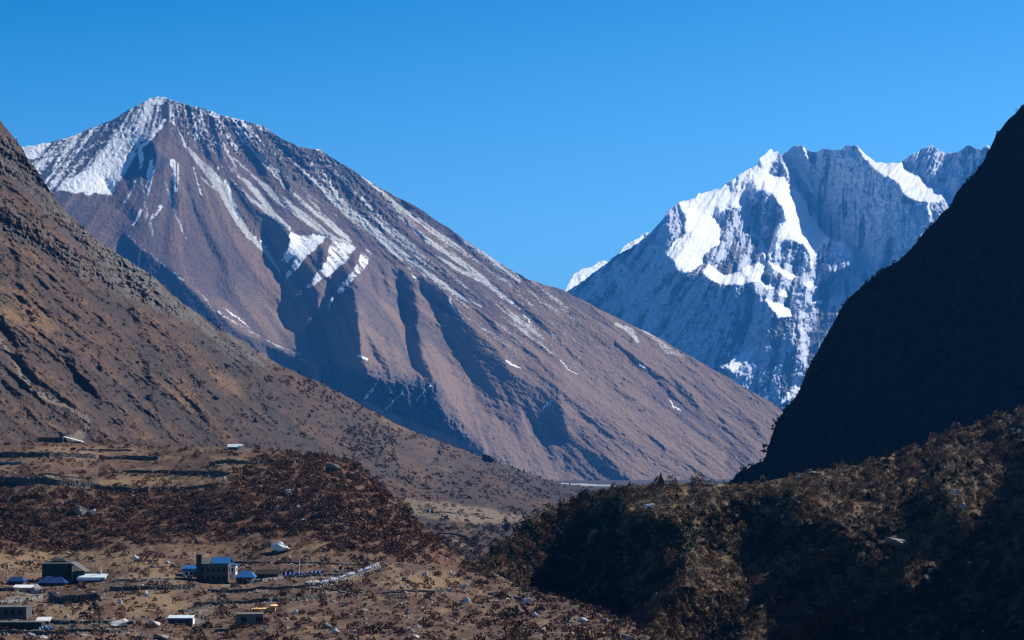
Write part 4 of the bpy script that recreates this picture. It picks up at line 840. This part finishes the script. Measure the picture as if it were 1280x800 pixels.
# ================================================================ boulders
def rock_obj(name, T, mat, t=0.0):
    me = tri_mesh(name, T, mat, np.zeros(len(T)) + t); o = bpy.data.objects.new(name, me); COL.objects.link(o); return o
def boulder(px, py, wpx, hpx, lab, tree=None, mat=None, t=0.4, k=0):
    p = ground(px, py, tree); m = p.y / F; T = ROCK_B[k % len(ROCK_B)].copy(); e = T.max(0) - T.min(0)
    T = T / e * np.array([wpx * m, max(wpx * 0.8, 3) * m, hpx * m * 1.35]); o = rock_obj('boulder', T, mat or DRY_MAT, t); o.location = (p.x, p.y, p.z + hpx * m * 0.45); o.rotation_euler = (0, 0, random.uniform(-0.4, 0.4)); return tag(o, lab, 'boulder')
for k, (x, y, w, h, lab, tr, t) in enumerate((
    (351, 690, 27, 13, 'big pale boulder with a dark overhang on the slope above the village', BT, 0.5), (418, 589, 22, 9, 'wide dark boulder with a pale top near the shoulder of the terraced hill', BT, 0.2), (101, 645, 22, 13, 'dark pointed boulder in the scrub below the terraces', BT, 0.2), (115, 644, 10, 7, 'pale boulder leaning against the right side of the dark pointed one', BT, 0.5),
    (169, 702, 9, 9, 'upright pale boulder on the grass above the long low white roof', BT, 0.5), (183, 746, 8, 7, 'pale rounded boulder below the stone wall between the two groups of houses', BT, 0.5), (150, 755, 6, 6, 'small white boulder in the grass below and left of the rounded one', BT, 0.5), (362, 619, 9, 6, 'whitish boulder in the scrub halfway up the terraced hill', BT, 0.5), (373, 636, 6, 5, 'small greenish white boulder below the whitish one in the scrub', BT, 0.5),
    (347, 638, 9, 6, 'grey boulder half hidden in scrub left of the small greenish white one', BT, 0.3), (281, 600, 6, 5, 'small pale boulder at the right end of the grass terrace', BT, 0.5), (147, 784, 26, 9, 'broad flat pale boulder beside the lower field wall', BT, 0.5), (190, 783, 15, 8, 'white boulder near the front left of the low building with the pale blue roof', BT, 0.5), (38, 704, 10, 5, 'grey boulder on the slope left of the green roofed lodge', BT, 0.3),
    (583, 753, 11, 6, 'white boulder on the open ground right of the village', BT, 0.5), (660, 756, 13, 7, 'pale boulder at the far end of the ground near the gully', BT, 0.5), (669, 771, 9, 6, 'white boulder lying below the end of the broken field wall', BT, 0.5), (729, 778, 14, 6, 'flat pale boulder near the edge of the shadowed spur', BT, 0.5), (785, 799, 14, 6, 'white boulder at the lower edge of the picture beside the spur', BT, 0.5), (579, 735, 12, 5, 'pale flat boulder behind the white one on the open ground', BT, 0.4),
    (516, 798, 12, 5, 'white topped boulder at the lower edge below the open ground', BT, 0.5), (564, 718, 6, 4, 'small white boulder high on the open ground near the gully', BT, 0.5), (531, 719, 8, 4, 'white boulder beside the scree patch on the open ground', BT, 0.5), (507, 726, 8, 4, 'grey flat boulder on the yellow grass of the open ground', BT, 0.3), (420, 792, 12, 7, 'pale broken boulder in the heap right of the unfinished house', BT, 0.5), (408, 786, 14, 7, 'dark boulder in the heap right of the unfinished house', BT, 0.2), (333, 787, 6, 5, 'white boulder just below the unfinished house', BT, 0.5),
    (368, 768, 9, 5, 'pale boulder right of the stacked timber', BT, 0.5), (197, 799, 20, 7, 'dark boulder at the lower edge left of the low building', BT, 0.2), (44, 742, 22, 10, 'grey green boulder under the blue hall roof', BT, 0.3), (452, 698, 8, 4, 'grey boulder on the slope above the end of the cloth covered wall', BT, 0.3),
    (814, 636, 15, 5, 'white outcrop among the dark bushes near the crest of the spur', BR, 0.5), (1017, 594, 14, 5, 'pale flat rock on the crest of the spur', BR, 0.45), (998, 598, 7, 4, 'small white rock just below the crest rock', BR, 0.5), (1194, 619, 14, 8, 'pale rock high on the spur, upper one of two', BR, 0.5), (1201, 639, 11, 10, 'pale rock high on the spur, lower one of two', BR, 0.5), (1114, 680, 26, 9, 'large grey slab rock in the shaded hollow of the spur', BR, 0.3), (931, 757, 12, 12, 'grey green rock in the lower shade of the spur', BR, 0.3),
    (996, 713, 10, 4, 'narrow grey rock in the middle of the spur', BR, 0.3), (1164, 716, 8, 5, 'whitish rock among bushes above the black shadow', BR, 0.5), (1250, 529, 6, 4, 'tiny white rock on the crest of the spur close to the right edge', BR, 0.5), (890, 607, 8, 4, 'pinkish white rock on the path along the crest of the spur', BR, 0.5), (1275, 540, 8, 4, 'white rock at the right edge of the picture', BR, 0.5), (777, 640, 8, 12, 'grey upright rock at the top of the large shadow on the spur', BR, 0.3),
    (607, 576, 18, 8, 'huge dark square rock on the crest of the left mountainside', BL, 0.2), (224, 447, 8, 5, 'dark outcrop on the middle of the left mountainside', BL, 0.2), (125, 464, 9, 7, 'dark outcrop on the lower left mountainside', BL, 0.2), (188, 500, 10, 6, 'dark outcrop in the gully of the left mountainside', BL, 0.2), (283, 459, 12, 5, 'long dark outcrop high on the left mountainside', BL, 0.2), (270, 500, 11, 5, 'dark outcrop above the right side of the terraces', BL, 0.2), (550, 569, 9, 6, 'dark round rock on the slope above the valley fields', BL, 0.2), (633, 664, 12, 10, 'dark rock at the edge of the valley fields by the gully', BL, 0.2))):
    boulder(x, y, w, h, lab, tr, DARKROCK if t == 0.2 and tr is BL else (PALEROCK if t == 0.5 else None), t, k)
pr = [rock_obj('boulder', T, DRY_MAT, 0.1 * k) for k, T in enumerate(ROCK_B)]
S = sample_terrain(RT, 150, lambda x, y: (x > 0) * (x < 800) * (y < 799) * ((y > 690) + 0.15) * 1.0, 41); S[:, 2] += 0.25; copies(pr, S, RNG.gamma(3.0, 0.28, len(S)) + 0.6, 'small grey field stone lying loose on the ground of the terraced hill', 'boulder', 'loose field stones around the village')
pr = [rock_obj('boulder', T, DARKROCK, 0.12 * k) for k, T in enumerate(ROCK_B)]
S = sample_terrain(RL, 50, lambda x, y: (x > 0) * (x < 700) * 1.0 * (y < 545 + 60 * (x > 450)), 42); copies(pr, S, RNG.gamma(2.0, 1.3, len(S)) + 2, 'dark weathered rock on the brown left mountainside', 'boulder', 'dark rocks on the left mountainside')

# ================================================================ dry stone walls
def wall(pts, hpx, lab, tree=None, mat=None, thick=1.3, stone=0.55, rough=1.0, name='stone_wall'):
    W = [ground(x, y, tree) for x, y in pts]; mb = MB(); o = W[0]
    m = W[0].y / F; H = hpx * m * 1.15
    for a, b in zip(W[:-1], W[1:]):
        ln = math.hypot(b.x - a.x, b.y - a.y); n = max(1, int(ln / (stone * 0.9))); rz = math.atan2(b.y - a.y, b.x - a.x)
        for i in range(n):
            f = (i + random.uniform(0.2, 0.8)) / n; x = a.x + (b.x - a.x) * f; y = a.y + (b.y - a.y) * f; z = down(x, y, tree or BT)
            if abs(z - (a.z + (b.z - a.z) * f)) > 4: z = a.z + (b.z - a.z) * f
            hh = H * (1 + 0.35 * rough * (gnoise(np.array([x * 0.3]), np.array([y * 0.3]), 5)[0]))
            rows = max(1, int(round(hh / stone)))
            for r in range(rows):
                if random.random() < 0.06 * rough and r == rows - 1: continue
                sz = hh / rows
                mb.box((x - o.x + random.uniform(-0.06, 0.06), y - o.y + random.uniform(-0.1, 0.1), z - o.z + sz * (r + 0.5) - 0.12), (stone * random.uniform(0.9, 1.5), thick * random.uniform(0.8, 1.15), sz * random.uniform(0.95, 1.2)), rz + random.uniform(-0.2, 0.2), 0.09)
    q = mb.build(name, mat or M_STONE); q.location = o; q['kind'] = 'thing'; return tag(q, lab, 'wall')
WL = [
 ([(-20, 570), (20, 570), (60, 571), (118, 573)], 4.5, 'uppermost long dry stone wall on the plateau, left of its gap'), ([(125, 574), (160, 574), (198, 575)], 4.2, 'upper dry stone wall continuing right of the gap on the plateau'),
 ([(-20, 601), (30, 604), (70, 606), (92, 608), (120, 610)], 6, 'thick dark dry stone wall below the plateau fields'), ([(118, 611), (150, 614), (186, 615)], 5.5, 'dark dry stone wall under the long yellow grass terrace'), ([(155, 590), (200, 591), (230, 592), (285, 594)], 3, 'thin wall behind the yellow grass terrace'),
 ([(262, 582), (300, 580), (335, 579), (368, 580)], 4, 'dry stone wall below the white roofed hut on the plateau'), ([(48, 595), (80, 597), (116, 598)], 2.2, 'broken line of wall stones between the two leafless bushes'), ([(-10, 579), (29, 579)], 2.2, 'short pale wall at the left edge of the plateau'), ([(378, 571), (406, 572)], 2.2, 'short dark wall at the right end of the plateau'),
 ([(100, 563), (130, 563), (165, 564)], 2, 'faint wall behind the upper long wall'), ([(205, 611), (240, 610), (282, 606)], 2.2, 'low wall at the foot of the yellow grass terrace on its right'),
 ([(64, 752), (80, 753), (100, 753), (124, 751)], 9, 'tall black shaded retaining wall below the blue hall'), ([(138, 738), (170, 738), (205, 737), (243, 735)], 5, 'long dark retaining wall between the two groups of houses'),
 ([(141, 727), (175, 727), (215, 726)], 2.2, 'thin pale topped wall behind the long retaining wall'), ([(260, 740), (300, 740), (350, 737), (383, 735)], 3.6, 'dark wall curving in front of the stone lodge'), ([(383, 738), (420, 739), (454, 739)], 2.5, 'dark wall running below the cloth covered wall'),
 ([(254, 757), (300, 754), (350, 752), (385, 749), (411, 746)], 4.5, 'lowest dark wall before the stone lodge, above the stacked timber'), ([(287, 703), (330, 704), (375, 704), (420, 705), (450, 706), (470, 709)], 1.6, 'thin upper wall closing the yard behind the blue tarps'),
 ([(303, 728), (325, 727), (352, 724)], 3.2, 'pale stone wall in front of the dark shed roof'), ([(352, 724), (385, 721), (425, 719), (450, 716)], 2.6, 'wall partly covered by the blue tarps'), ([(64, 778), (100, 779), (140, 779), (166, 780)], 3.4, 'dark field wall above the broad flat boulder'),
 ([(-15, 792), (30, 791), (80, 791), (120, 790), (165, 790)], 3.6, 'lowest field wall at the left edge of the picture'), ([(-10, 756), (20, 753), (40, 749), (58, 745)], 3.5, 'tumbled pale wall above the bottom left stone house'),
 ([(498, 740), (540, 741), (586, 740)], 2.2, 'low wall across the open ground right of the village'), ([(612, 743), (630, 746), (649, 749)], 2.2, 'short broken wall near the gully'), ([(226, 765), (245, 762), (262, 757)], 2.5, 'tumbled stones curving up to the lowest dark wall'),
 ([(-10, 738), (15, 739), (36, 740)], 4.0, 'dark wall under the small white roof at the left edge'), ([(425, 741), (440, 742), (452, 741)], 2.2, 'short pale wall at the end of the yard'), ([(480, 742), (500, 741)], 2.0, 'short heap of wall stones at the right of the yard')]
for i, (p, h, lab) in enumerate(WL): wall(p, h, lab, BT, M_STONE_PALE if 'pale' in lab else M_STONE)
for p, h, lab in (([(544, 668), (565, 668), (582, 672), (594, 680)], 2.0, 'dark wall curving round the lower valley field'), ([(540, 641), (565, 642), (592, 644)], 1.2, 'thin wall across the upper valley field'), ([(596, 646), (616, 649)], 1.2, 'short wall at the right of the upper valley field')): wall(p, h, lab, BL, M_STONE, 1.6, 1.4)
yard = wall([(383, 733), (400, 733), (420, 728), (437, 722), (455, 717), (472, 710)], 3.6, 'pale wall hung with white and blue cloths right of the stone lodge', BT, M_STONE_PALE, 2.0)
# tumbled pale stones along the feet of the walls
RP = []
for pts, hp, lab in WL:
    for (xa, ya), (xb, yb) in zip(pts[:-1], pts[1:]):
        for k in range(int(abs(xb - xa) * 2.0)):
            f = random.random(); g = ground(xa + (xb - xa) * f, ya + (yb - ya) * f, BT); x = g.x + random.gauss(0, 0.8); y = g.y + random.gauss(0.5, 3.0); RP.append((x, y, down(x, y, BT)))
scatter('tumbled_stones', np.array(RP), ROCK_S, RNG.gamma(2.0, 0.2, len(RP)) + 0.22, DRY_MAT, seed=71, sink=0.05)
# cloths laid over it
def cloth(name, px, py, wpx, hpx, mat, lab, cat, group=None, depth=1.0, seed=0):
    p = ground(px, py, BT); m = p.y / F; w = wpx * m; h = hpx * m; n = 10; vs = []; fs = []
    for j in range(n + 1):
        for i in range(n + 1):
            u = i / n - 0.5; v = j / n
            vs.append((u * w, depth * (v - 0.3) + 0.08 * math.sin(i * 2.1 + seed) * w, h * (1 - abs(v - 0.5) * 1.2) + 0.16 * h * math.sin(i * 1.7 + j + seed) - 0.1))
    for j in range(n):
        for i in range(n): a = j * (n + 1) + i; fs.append((a, a + 1, a + n + 2, a + n + 1))
    o = MB().poly(vs, fs).build(name, mat); o.location = p; s = o.modifiers.new('thickness', 'SOLIDIFY'); s.thickness = 0.03; return tag(o, lab, cat, group)
M_CW = plain('white_cloth', (0.80, 0.80, 0.78), 0.9, 0.08, 2); M_CB = plain('blue_cloth', (0.20, 0.32, 0.62), 0.9, 0.2, 2); M_TARP = plain('blue_tarpaulin', (0.012, 0.06, 0.27), 0.5, 0.25, 1.2)
wp = [(384, 732), (400, 731.5), (420, 727), (437, 721), (455, 716), (472, 709)]
for i in range(26):
    f = i / 25 * 5 * 0.999; k = int(f); x = wp[k][0] + (wp[k + 1][0] - wp[k][0]) * (f - k); y = wp[k][1] + (wp[k + 1][1] - wp[k][1]) * (f - k)
    white = i % 3 != 2
    cloth('cloth', x, y, random.uniform(3.4, 5.0), random.uniform(4.6, 6.4), M_CW if white else M_CB, 'white cloth draped over the pale wall right of the stone lodge' if white else 'light blue cloth draped over the pale wall right of the stone lodge', 'cloth', 'white cloths on the wall' if white else 'light blue cloths on the wall', 2.6, i)
cloth('tarpaulin', 362, 721, 18, 6, M_TARP, 'deep blue tarpaulin over the wall, larger one beside the dark shed', 'tarpaulin', depth=2.5, seed=1); cloth('tarpaulin', 378, 720, 13, 5, M_TARP, 'deep blue tarpaulin in the middle, behind the white pole', 'tarpaulin', depth=2.0, seed=2)
cloth('tarpaulin', 396, 717, 16, 4, M_TARP, 'flat blue tarpaulin right of the white pole', 'tarpaulin', depth=2.0, seed=3); cloth('tarpaulin', 59, 787, 14, 5, M_BLUE, 'bright blue tarpaulin on the lowest field wall', 'tarpaulin', depth=2.0, seed=4)

# ================================================================ houses
def window(parent, x, z, w, h, y=0.0, side=None, frame=M_WOODD):
    """opening on the front (or on the right end) wall: frame and dark pane"""
    if side is None: f = MB().box((x, y - 0.04, z), (w + 0.16, 0.10, h + 0.16)).build('window', frame, parent); MB().box((x, y - 0.105, z), (w, 0.03, h)).build('pane', M_DARK, f)
    else: f = MB().box((side + 0.04, x, z), (0.10, w + 0.16, h + 0.16)).build('window', frame, parent); MB().box((side + 0.105, x, z), (0.03, w, h)).build('pane', M_DARK, f)
    return f
def door(parent, x, w=0.95, h=1.9, y=0.0):
    f = MB().box((x, y - 0.05, h / 2), (w + 0.2, 0.12, h + 0.1)).build('door', M_WOODD, parent); MB().box((x + w * 0.35, y - 0.13, h * 0.5), (0.08, 0.06, 0.12)).build('handle', M_TIN, f); return f
def roof_mesh(kind, w, d, h, rise, over=0.35, th=0.14, y0=0.0):
    x0, x1, ya, yb = -w / 2 - over, w / 2 + over, y0 - over, y0 + d + over; ym = (ya + yb) / 2; mb = MB()
    def slab(q):
        q = [Vector(v) for v in q]; n = len(q); mb.poly([v for v in q] + [v - Vector((0, 0, th)) for v in q], [tuple(range(n)), tuple(range(2 * n - 1, n - 1, -1))] + [(i, i + n, (i + 1) % n + n, (i + 1) % n) for i in range(n)])
    if kind == 'gable': slab([(x0, ya, h), (x1, ya, h), (x1, ym, h + rise), (x0, ym, h + rise)]); slab([(x0, ym + 0.004, h + rise), (x1, ym + 0.004, h + rise), (x1, yb, h), (x0, yb, h)])
    elif kind == 'gable_y': slab([(x0, ya, h), (0, ya, h + rise), (0, yb, h + rise), (x0, yb, h)]); slab([(0.004, ya, h + rise), (x1, ya, h), (x1, yb, h), (0.004, yb, h + rise)])
    elif kind == 'hip':
        k = min(w * 0.32, d * 0.5); a = [(x0, ya, h), (x1, ya, h), (x1, yb, h), (x0, yb, h)]; r = [(x0 + k, ym, h + rise), (x1 - k, ym, h + rise)]
        mb.poly(a + r + [(p[0], p[1], p[2] - th) for p in a], [(0, 1, 5, 4), (1, 2, 5), (2, 3, 4, 5), (3, 0, 4), (9, 8, 7, 6), (0, 6, 7, 1), (1, 7, 8, 2), (2, 8, 9, 3), (3, 9, 6, 0)])
    elif kind == 'shed': slab([(x0, ya, h), (x1, ya, h), (x1, yb, h + rise), (x0, yb, h + rise)])
    elif kind == 'shed_x': slab([(x0, ya, h + rise), (x1, ya, h), (x1, yb, h), (x0, yb, h + rise)])
    else: mb.box((0, ym, h + th / 2), (w + 2 * over, d + 2 * over, th))
    return mb
def house(name, lab, px, py, wpx, hpx, d, wallm, roofm, kind='gable', rise=1.0, rz=0.0, tree=BT, gable=True, over=0.35, cat='house'):
    p = ground(px, py, tree); m = p.y / F; w, h = wpx * m, hpx * m; t = thing(name, lab, cat, p, rz)
    mb = MB().box((0, d / 2, (h - 2.5) / 2), (w, d, h + 2.5))
    if gable and kind == 'gable':
        for s in (-1, 1): x = s * (w / 2 - 0.15); mb.poly([(x - .1, 0.02, h), (x + .1, 0.02, h), (x - .1, d - 0.02, h), (x + .1, d - 0.02, h), (x - .1, d / 2, h + rise - 0.1), (x + .1, d / 2, h + rise - 0.1)], [(0, 4, 2), (1, 3, 5), (0, 1, 5, 4), (2, 4, 5, 3), (0, 2, 3, 1)])
    mb.build('wall', wallm, t); roof_mesh(kind, w, d, h + 0.10, rise, over).build('roof', roofm, t)
    t['w'] = w; t['h'] = h; return t, w, h, m
# green roofed lodge
t, w, h, m = house('lodge', 'dark two storey lodge with a green roof behind the blue hall', 72, 728, 39, 23, 6.5, M_GREENWALL, M_GREENROOF, 'hip', 0.6)
for k in range(6): window(t, -w * 0.42 + k * w * 0.165, h * 0.76, 0.75, 0.8, frame=M_WOODD)
for k in range(4): window(t, -w * 0.36 + k * w * 0.2, h * 0.30, 0.7, 0.9)
rf = roof_mesh('hip', w * 0.42, 2.8, h + 0.7, 0.8, 0.2, 0.12, 1.8); rf.build('roof', M_GREENROOF, t); MB().box((-w * 0.05, 3.2, h + 0.5), (w * 0.38, 2.4, 1.0)).build('roof_lantern', M_GREENWALL, t)
MB().box((w * 0.33, -0.15, h * 0.5), (0.9, 0.3, h * 0.96)).build('pilaster', M_WOODD, t); MB().box((w * 0.47, -0.12, h * 0.55), (0.16, 0.16, h * 0.8)).build('post', M_PLANK, t)
t, w, h, m = house('annexe', 'sloping roofed stone annexe on the right side of the green roofed lodge', 98, 729, 15, 14, 5, M_GREENWALL, M_GREYROOF, 'shed_x', 2.4)
window(t, -w * 0.2, h * 0.5, 0.7, 0.8); door(t, w * 0.2)
t, w, h, m = house('hall', 'low hall with a wide deep blue hipped roof in front of the green roofed lodge', 64, 733, 32, 4, 6, M_MASON, M_NAVY, 'hip', 1.55, over=0.6)
for k in range(3): window(t, -w * 0.3 + k * w * 0.3, h * 0.5, 0.6, 0.45)
t, w, h, m = house('shed', 'long low shed with a pale tin roof and white wall right of the blue hall', 114, 728, 34, 4.4, 3.2, M_NAVY, M_TIN, 'shed', 1.0, over=0.15, cat='shed')
door(t, w * 0.46 - 0.4, 0.6, h * 0.8); MB().box((0, -0.25, h + 0.02), (w + 0.3, 0.05, 0.75)).build('fascia', M_TIN, t)
t, w, h, m = house('hut', 'small hut with a deep blue roof at the left edge of the village', 19, 731, 19, 4, 4, M_MASON, M_NAVY, 'hip', 1.0, cat='hut'); door(t, 0, 0.7, h * 0.85)
t, w, h, m = house('shelter', 'low shelter with a white sheet roof below the small blue roofed hut', 27, 738, 22, 3, 3.2, M_MASON, M_WHITE, 'shed', 0.5, over=0.2, cat='hut'); window(t, 0, h * 0.5, 1.0, 0.3)
t, w, h, m = house('stone_house', 'long grey stone house with a row of windows at the lower left edge', 8, 774, 50, 14, 5, M_MASON, M_GREYROOF, 'flat', 0.3, over=0.1)
for k in range(5): window(t, -w * 0.38 + k * w * 0.18, h * 0.62, 0.75, 1.0)
t, w, h, m = house('stone_house', 'low dark stone house in front of the long grey one at the lower left', 20, 787, 64, 8, 3.4, M_GREENWALL, M_GREYROOF, 'flat', 0.2, over=0.05)
for k in range(5): window(t, -w * 0.40 + k * w * 0.17, h * 0.5, 0.6, 0.6)
t, w, h, m = house('outhouse', 'tiny outhouse with a white roof beside the low dark stone house', 53, 781, 16, 4.5, 2.2, M_MASON, M_WHITE, 'shed', 0.6, over=0.15, cat='hut'); door(t, 0, 0.6, h * 0.9)
# stone lodge with its wings
t, w, h, m = house('lodge', 'two storey grey stone lodge with a half blue roof and dark corner tower', 266.5, 729, 37, 24, 6.2, M_MASON, M_GREYROOF, 'gable', 1.45)
for row in (0.28, 0.70):
    for k in range(5): window(t, -w * 0.36 + k * w * 0.18, h * row, 0.62, 0.95)
door(t, w * 0.42, 0.7, 1.8); window(t, 2.0, h * 0.7, 0.8, 0.9, side=w / 2); window(t, 4.3, h * 0.3, 0.8, 0.9, side=w / 2)
q = roof_mesh('gable', w * 0.52, 6.2, h + 0.2, 1.45, 0.42, 0.14); q.v = [(x + w * 0.25, y, z) for x, y, z in q.v]; q.build('blue_roof_sheet', M_BLUE, t)
MB().box((-w / 2 + 0.15, 0.4, (h + 2.2) / 2), (1.3, 1.3, h + 2.2)).box((-w / 2 + 0.15, 0.4, h + 2.3), (1.5, 1.5, 0.25)).build('tower', M_GREENWALL, t)
t, w, h, m = house('annexe', 'white walled annexe with a bright blue roof on the left of the stone lodge', 237, 721, 18, 8, 4.0, M_WHITE, M_BLUE, 'shed', 1.0, over=0.2); window(t, -w * 0.22, h * 0.5, 0.6, 0.7); window(t, w * 0.12, h * 0.5, 0.6, 0.7); door(t, w * 0.36, 0.6, 1.5); MB().box((0, -0.3, h + 0.10), (w + 0.4, 0.06, 0.75)).build('fascia', M_BLUE, t)
t, w, h, m = house('annexe', 'small white annexe with a blue porch roof against the right end of the stone lodge', 290.5, 719, 8, 12, 3.4, M_WHITE, M_BLUE, 'shed_x', 0.7, over=0.25); window(t, -w * 0.1, h * 0.55, 0.5, 0.9); window(t, 1.6, h * 0.55, 0.7, 0.9, side=w / 2)
t, w, h, m = house('cottage', 'dark cottage with a bright blue hipped roof right of the stone lodge', 306, 730, 22, 8, 4.5, M_MASON, M_BLUE, 'hip', 1.55, over=0.3); window(t, -w * 0.2, h * 0.5, 0.6, 0.6); door(t, w * 0.1, 0.7, h * 0.9); MB().box((w * 0.40, -0.12, h * 0.42), (1.0, 0.2, h * 0.8)).build('white_panel', M_WHITE, t)
t, w, h, m = house('shed', 'dark roofed stone shed behind the pale wall right of the blue hipped roof', 334, 724, 28, 6, 4.0, M_STONE, M_WOODD, 'gable', 1.1, cat='shed'); window(t, -w * 0.25, h * 0.5, 0.5, 0.5); door(t, w * 0.2, 0.7, h * 0.9)
t, w, h, m = house('shed', 'long mauve walled shed with a pale blue roof edge below the village', 225, 781, 31, 7.6, 2.6, M_MAUVE, M_TIN, 'shed', 0.45, over=0.1, cat='shed'); window(t, -w * 0.3, h * 0.55, 0.8, 0.4); window(t, 0.0, h * 0.55, 0.8, 0.4); door(t, w * 0.3, 0.7, h * 0.85); MB().box((w / 2 + 0.05, 1.3, h / 2), (0.08, 2.5, h * 0.9)).build('end_panel', M_WHITE, t); MB().box((0, -0.15, h + 0.0), (w + 0.2, 0.05, 0.3)).build('fascia', M_BLUE, t)
t, w, h, m = house('unfinished_house', 'unfinished flat roofed block house with timber stacked behind it', 312, 783, 34, 14, 5.0, M_CONC, M_CONC, 'flat', 0.2, rz=0.12, over=0.05)
window(t, -w * 0.22, h * 0.62, 1.1, 0.8); window(t, w * 0.30, h * 0.62, 0.7, 0.7); door(t, w * 0.42, 0.6, h * 0.75); MB().box((-w * 0.1, -0.5, 0.05), (w * 1.25, 0.9, 0.5)).build('plinth', M_WOODD, t)
house_p = t.location.copy()
def planks(px, py, wpx, lab, rz, n, up):
    """planks thrown down in a sloping heap"""
    p = ground(px, py, BT); m = p.y / F; mb = MB(); Lp = wpx * m
    for i in range(n):
        f = (i + 0.5) / n; mb.box((Lp * (f - 0.5) * 0.9, random.uniform(-.3, .3), up * (0.45 + 0.1 * random.random()) + 0.05 * (i % 3)), (1.9 * random.uniform(0.8, 1.1), 0.3, 0.07), R(60) + random.uniform(-.15, .15) + rz, 0, R(42) + random.uniform(-.1, .1))
        mb.box((Lp * (f - 0.5) * 0.9, 0.1, up * 0.25), (Lp / n * 1.2, 0.7, up * 0.5), rz * 0.2)
    o = mb.build('timber_stack', M_PLANK); o.location = (p.x, p.y, p.z); return tag(o, lab, 'timber')
for x, y, wx, lab, rz, n, up in ((323, 764, 13, 'fresh orange planks stacked lowest, left of the timber stacks', 0.1, 9, 1.0), (334, 765, 10, 'fresh orange planks in the middle stack', -0.1, 7, 1.4), (342, 764, 5, 'fresh orange boards standing highest, right of the timber stacks', 0.0, 4, 2.6)): planks(x, y, wx, lab, rz, n, up)
# huts on the plateau and in the valley
t, w, h, m = house('stone_hut', 'long dark stone hut on the edge of the plateau joined to a white gable', 64, 553, 34, 6, 5, M_MASON, M_WOODD, 'flat', 0.4, over=0.2, cat='hut'); door(t, w * 0.2, 0.9, h * 0.8); window(t, -w * 0.2, h * 0.5, 0.8, 0.6)
t, w, h, m = house('hut', 'low hut with a white sloping roof right of the long dark stone hut', 90, 553.5, 23, 1.5, 5, M_MASON, M_WHITE, 'shed_x', 1.9, over=0.1, cat='hut'); MB().box((-w * 0.48, 0.0, 1.2), (0.25, 0.2, 2.4)).build('post', M_WHITE, t); door(t, -w * 0.3, 0.7, 1.2)
t, w, h, m = house('hut', 'small hut with a greenish roof and bright white end on the plateau', 293, 562, 17, 3, 4, M_MASON, M_TIN, 'gable', 1.1, over=0.2, cat='hut'); MB().box((w * 0.42, -0.12, h * 0.8), (1.7, 0.12, h * 1.5)).build('white_panel', M_WHITE, t); door(t, -w * 0.2, 0.7, h * 0.8)
t, w, h, m = house('hut', 'tiny white hut in the far valley fields', 535, 641, 5, 4, 5, M_WHITE, M_GREYROOF, 'gable', 1.5, tree=BL, cat='hut'); window(t, 0, h * 0.5, 1.2, 1.2)
conifer(540, 642, 7, 'dark tree beside the tiny white hut in the far valley fields', tree=BL, wide=0.8)
# poles
def pole(px, py, hpx, lab, mat, lean=0.0, flag=None):
    p = ground(px, py, BT); m = p.y / F; t = thing('pole', lab, 'pole', p); h = hpx * m
    MB().tube((0, 0, -0.4), (lean * h, 0, h), 0.15, 0.10, 8).build('mast', mat, t)
    if flag:
        vs = []; fs = []
        for j in range(9): vs += [(0.08, 0.03 * math.sin(j), h * (0.25 + 0.7 * j / 8)), (0.42 + 0.06 * math.sin(j * 1.9), 0.1 * math.sin(j * 1.3), h * (0.25 + 0.7 * j / 8))]
        for j in range(8): fs.append((2 * j, 2 * j + 1, 2 * j + 3, 2 * j + 2))
        f = MB().poly(vs, fs).build('flag', flag, t); s = f.modifiers.new('thickness', 'SOLIDIFY'); s.thickness = 0.02
    return t
pole(374, 718, 19, 'tall white pole rising from the blue tarps', M_WHITE, 0); pole(426, 717, 13, 'leaning pale pole beside the cloth covered wall', M_WHITE, 0.35)
pole(126.5, 724, 15, 'thin grey pole at the right end of the long low shed', M_TIN, 0.0); pole(9.5, 727, 12, 'thin grey pole beside the small blue roofed hut', M_TIN, 0.0); pole(466, 711, 6, 'short pale pole at the far corner of the yard wall', M_WHITE, -0.3)
pole(52, 793, 9, 'grey pole leaning against the lowest field wall', M_TIN, -0.3)
for o in list(bpy.data.objects):
    for k in ('w', 'h'):
        if k in o.keys(): del o[k]

# ---------------------------------------------------------------- the air between
def haze():
    me = bpy.data.meshes.new('haze'); x0, x1, y0, y1, z0, z1 = -24500, 24500, -3500, 41000, -420, 2700
    v = [(x, y, z) for z in (z0, z1) for y in (y0, y1) for x in (x0, x1)]
    me.from_pydata(v, [], [(0, 2, 3, 1), (4, 5, 7, 6), (0, 1, 5, 4), (2, 6, 7, 3), (0, 4, 6, 2), (1, 3, 7, 5)])
    m = bpy.data.materials.new('haze'); m.use_nodes = True; n = m.node_tree.nodes; n.remove(n['Principled BSDF'])
    v = n.new('ShaderNodeVolumePrincipled'); v.inputs['Density'].default_value = 3.0e-5; v.inputs['Color'].default_value = (0.05, 0.33, 0.97, 1); v.inputs['Anisotropy'].default_value = 0.0
    m.node_tree.links.new(v.outputs[0], n['Material Output'].inputs['Volume'])
    me.materials.append(m); o = bpy.data.objects.new('haze', me); COL.objects.link(o); o['kind'] = 'stuff'
haze()
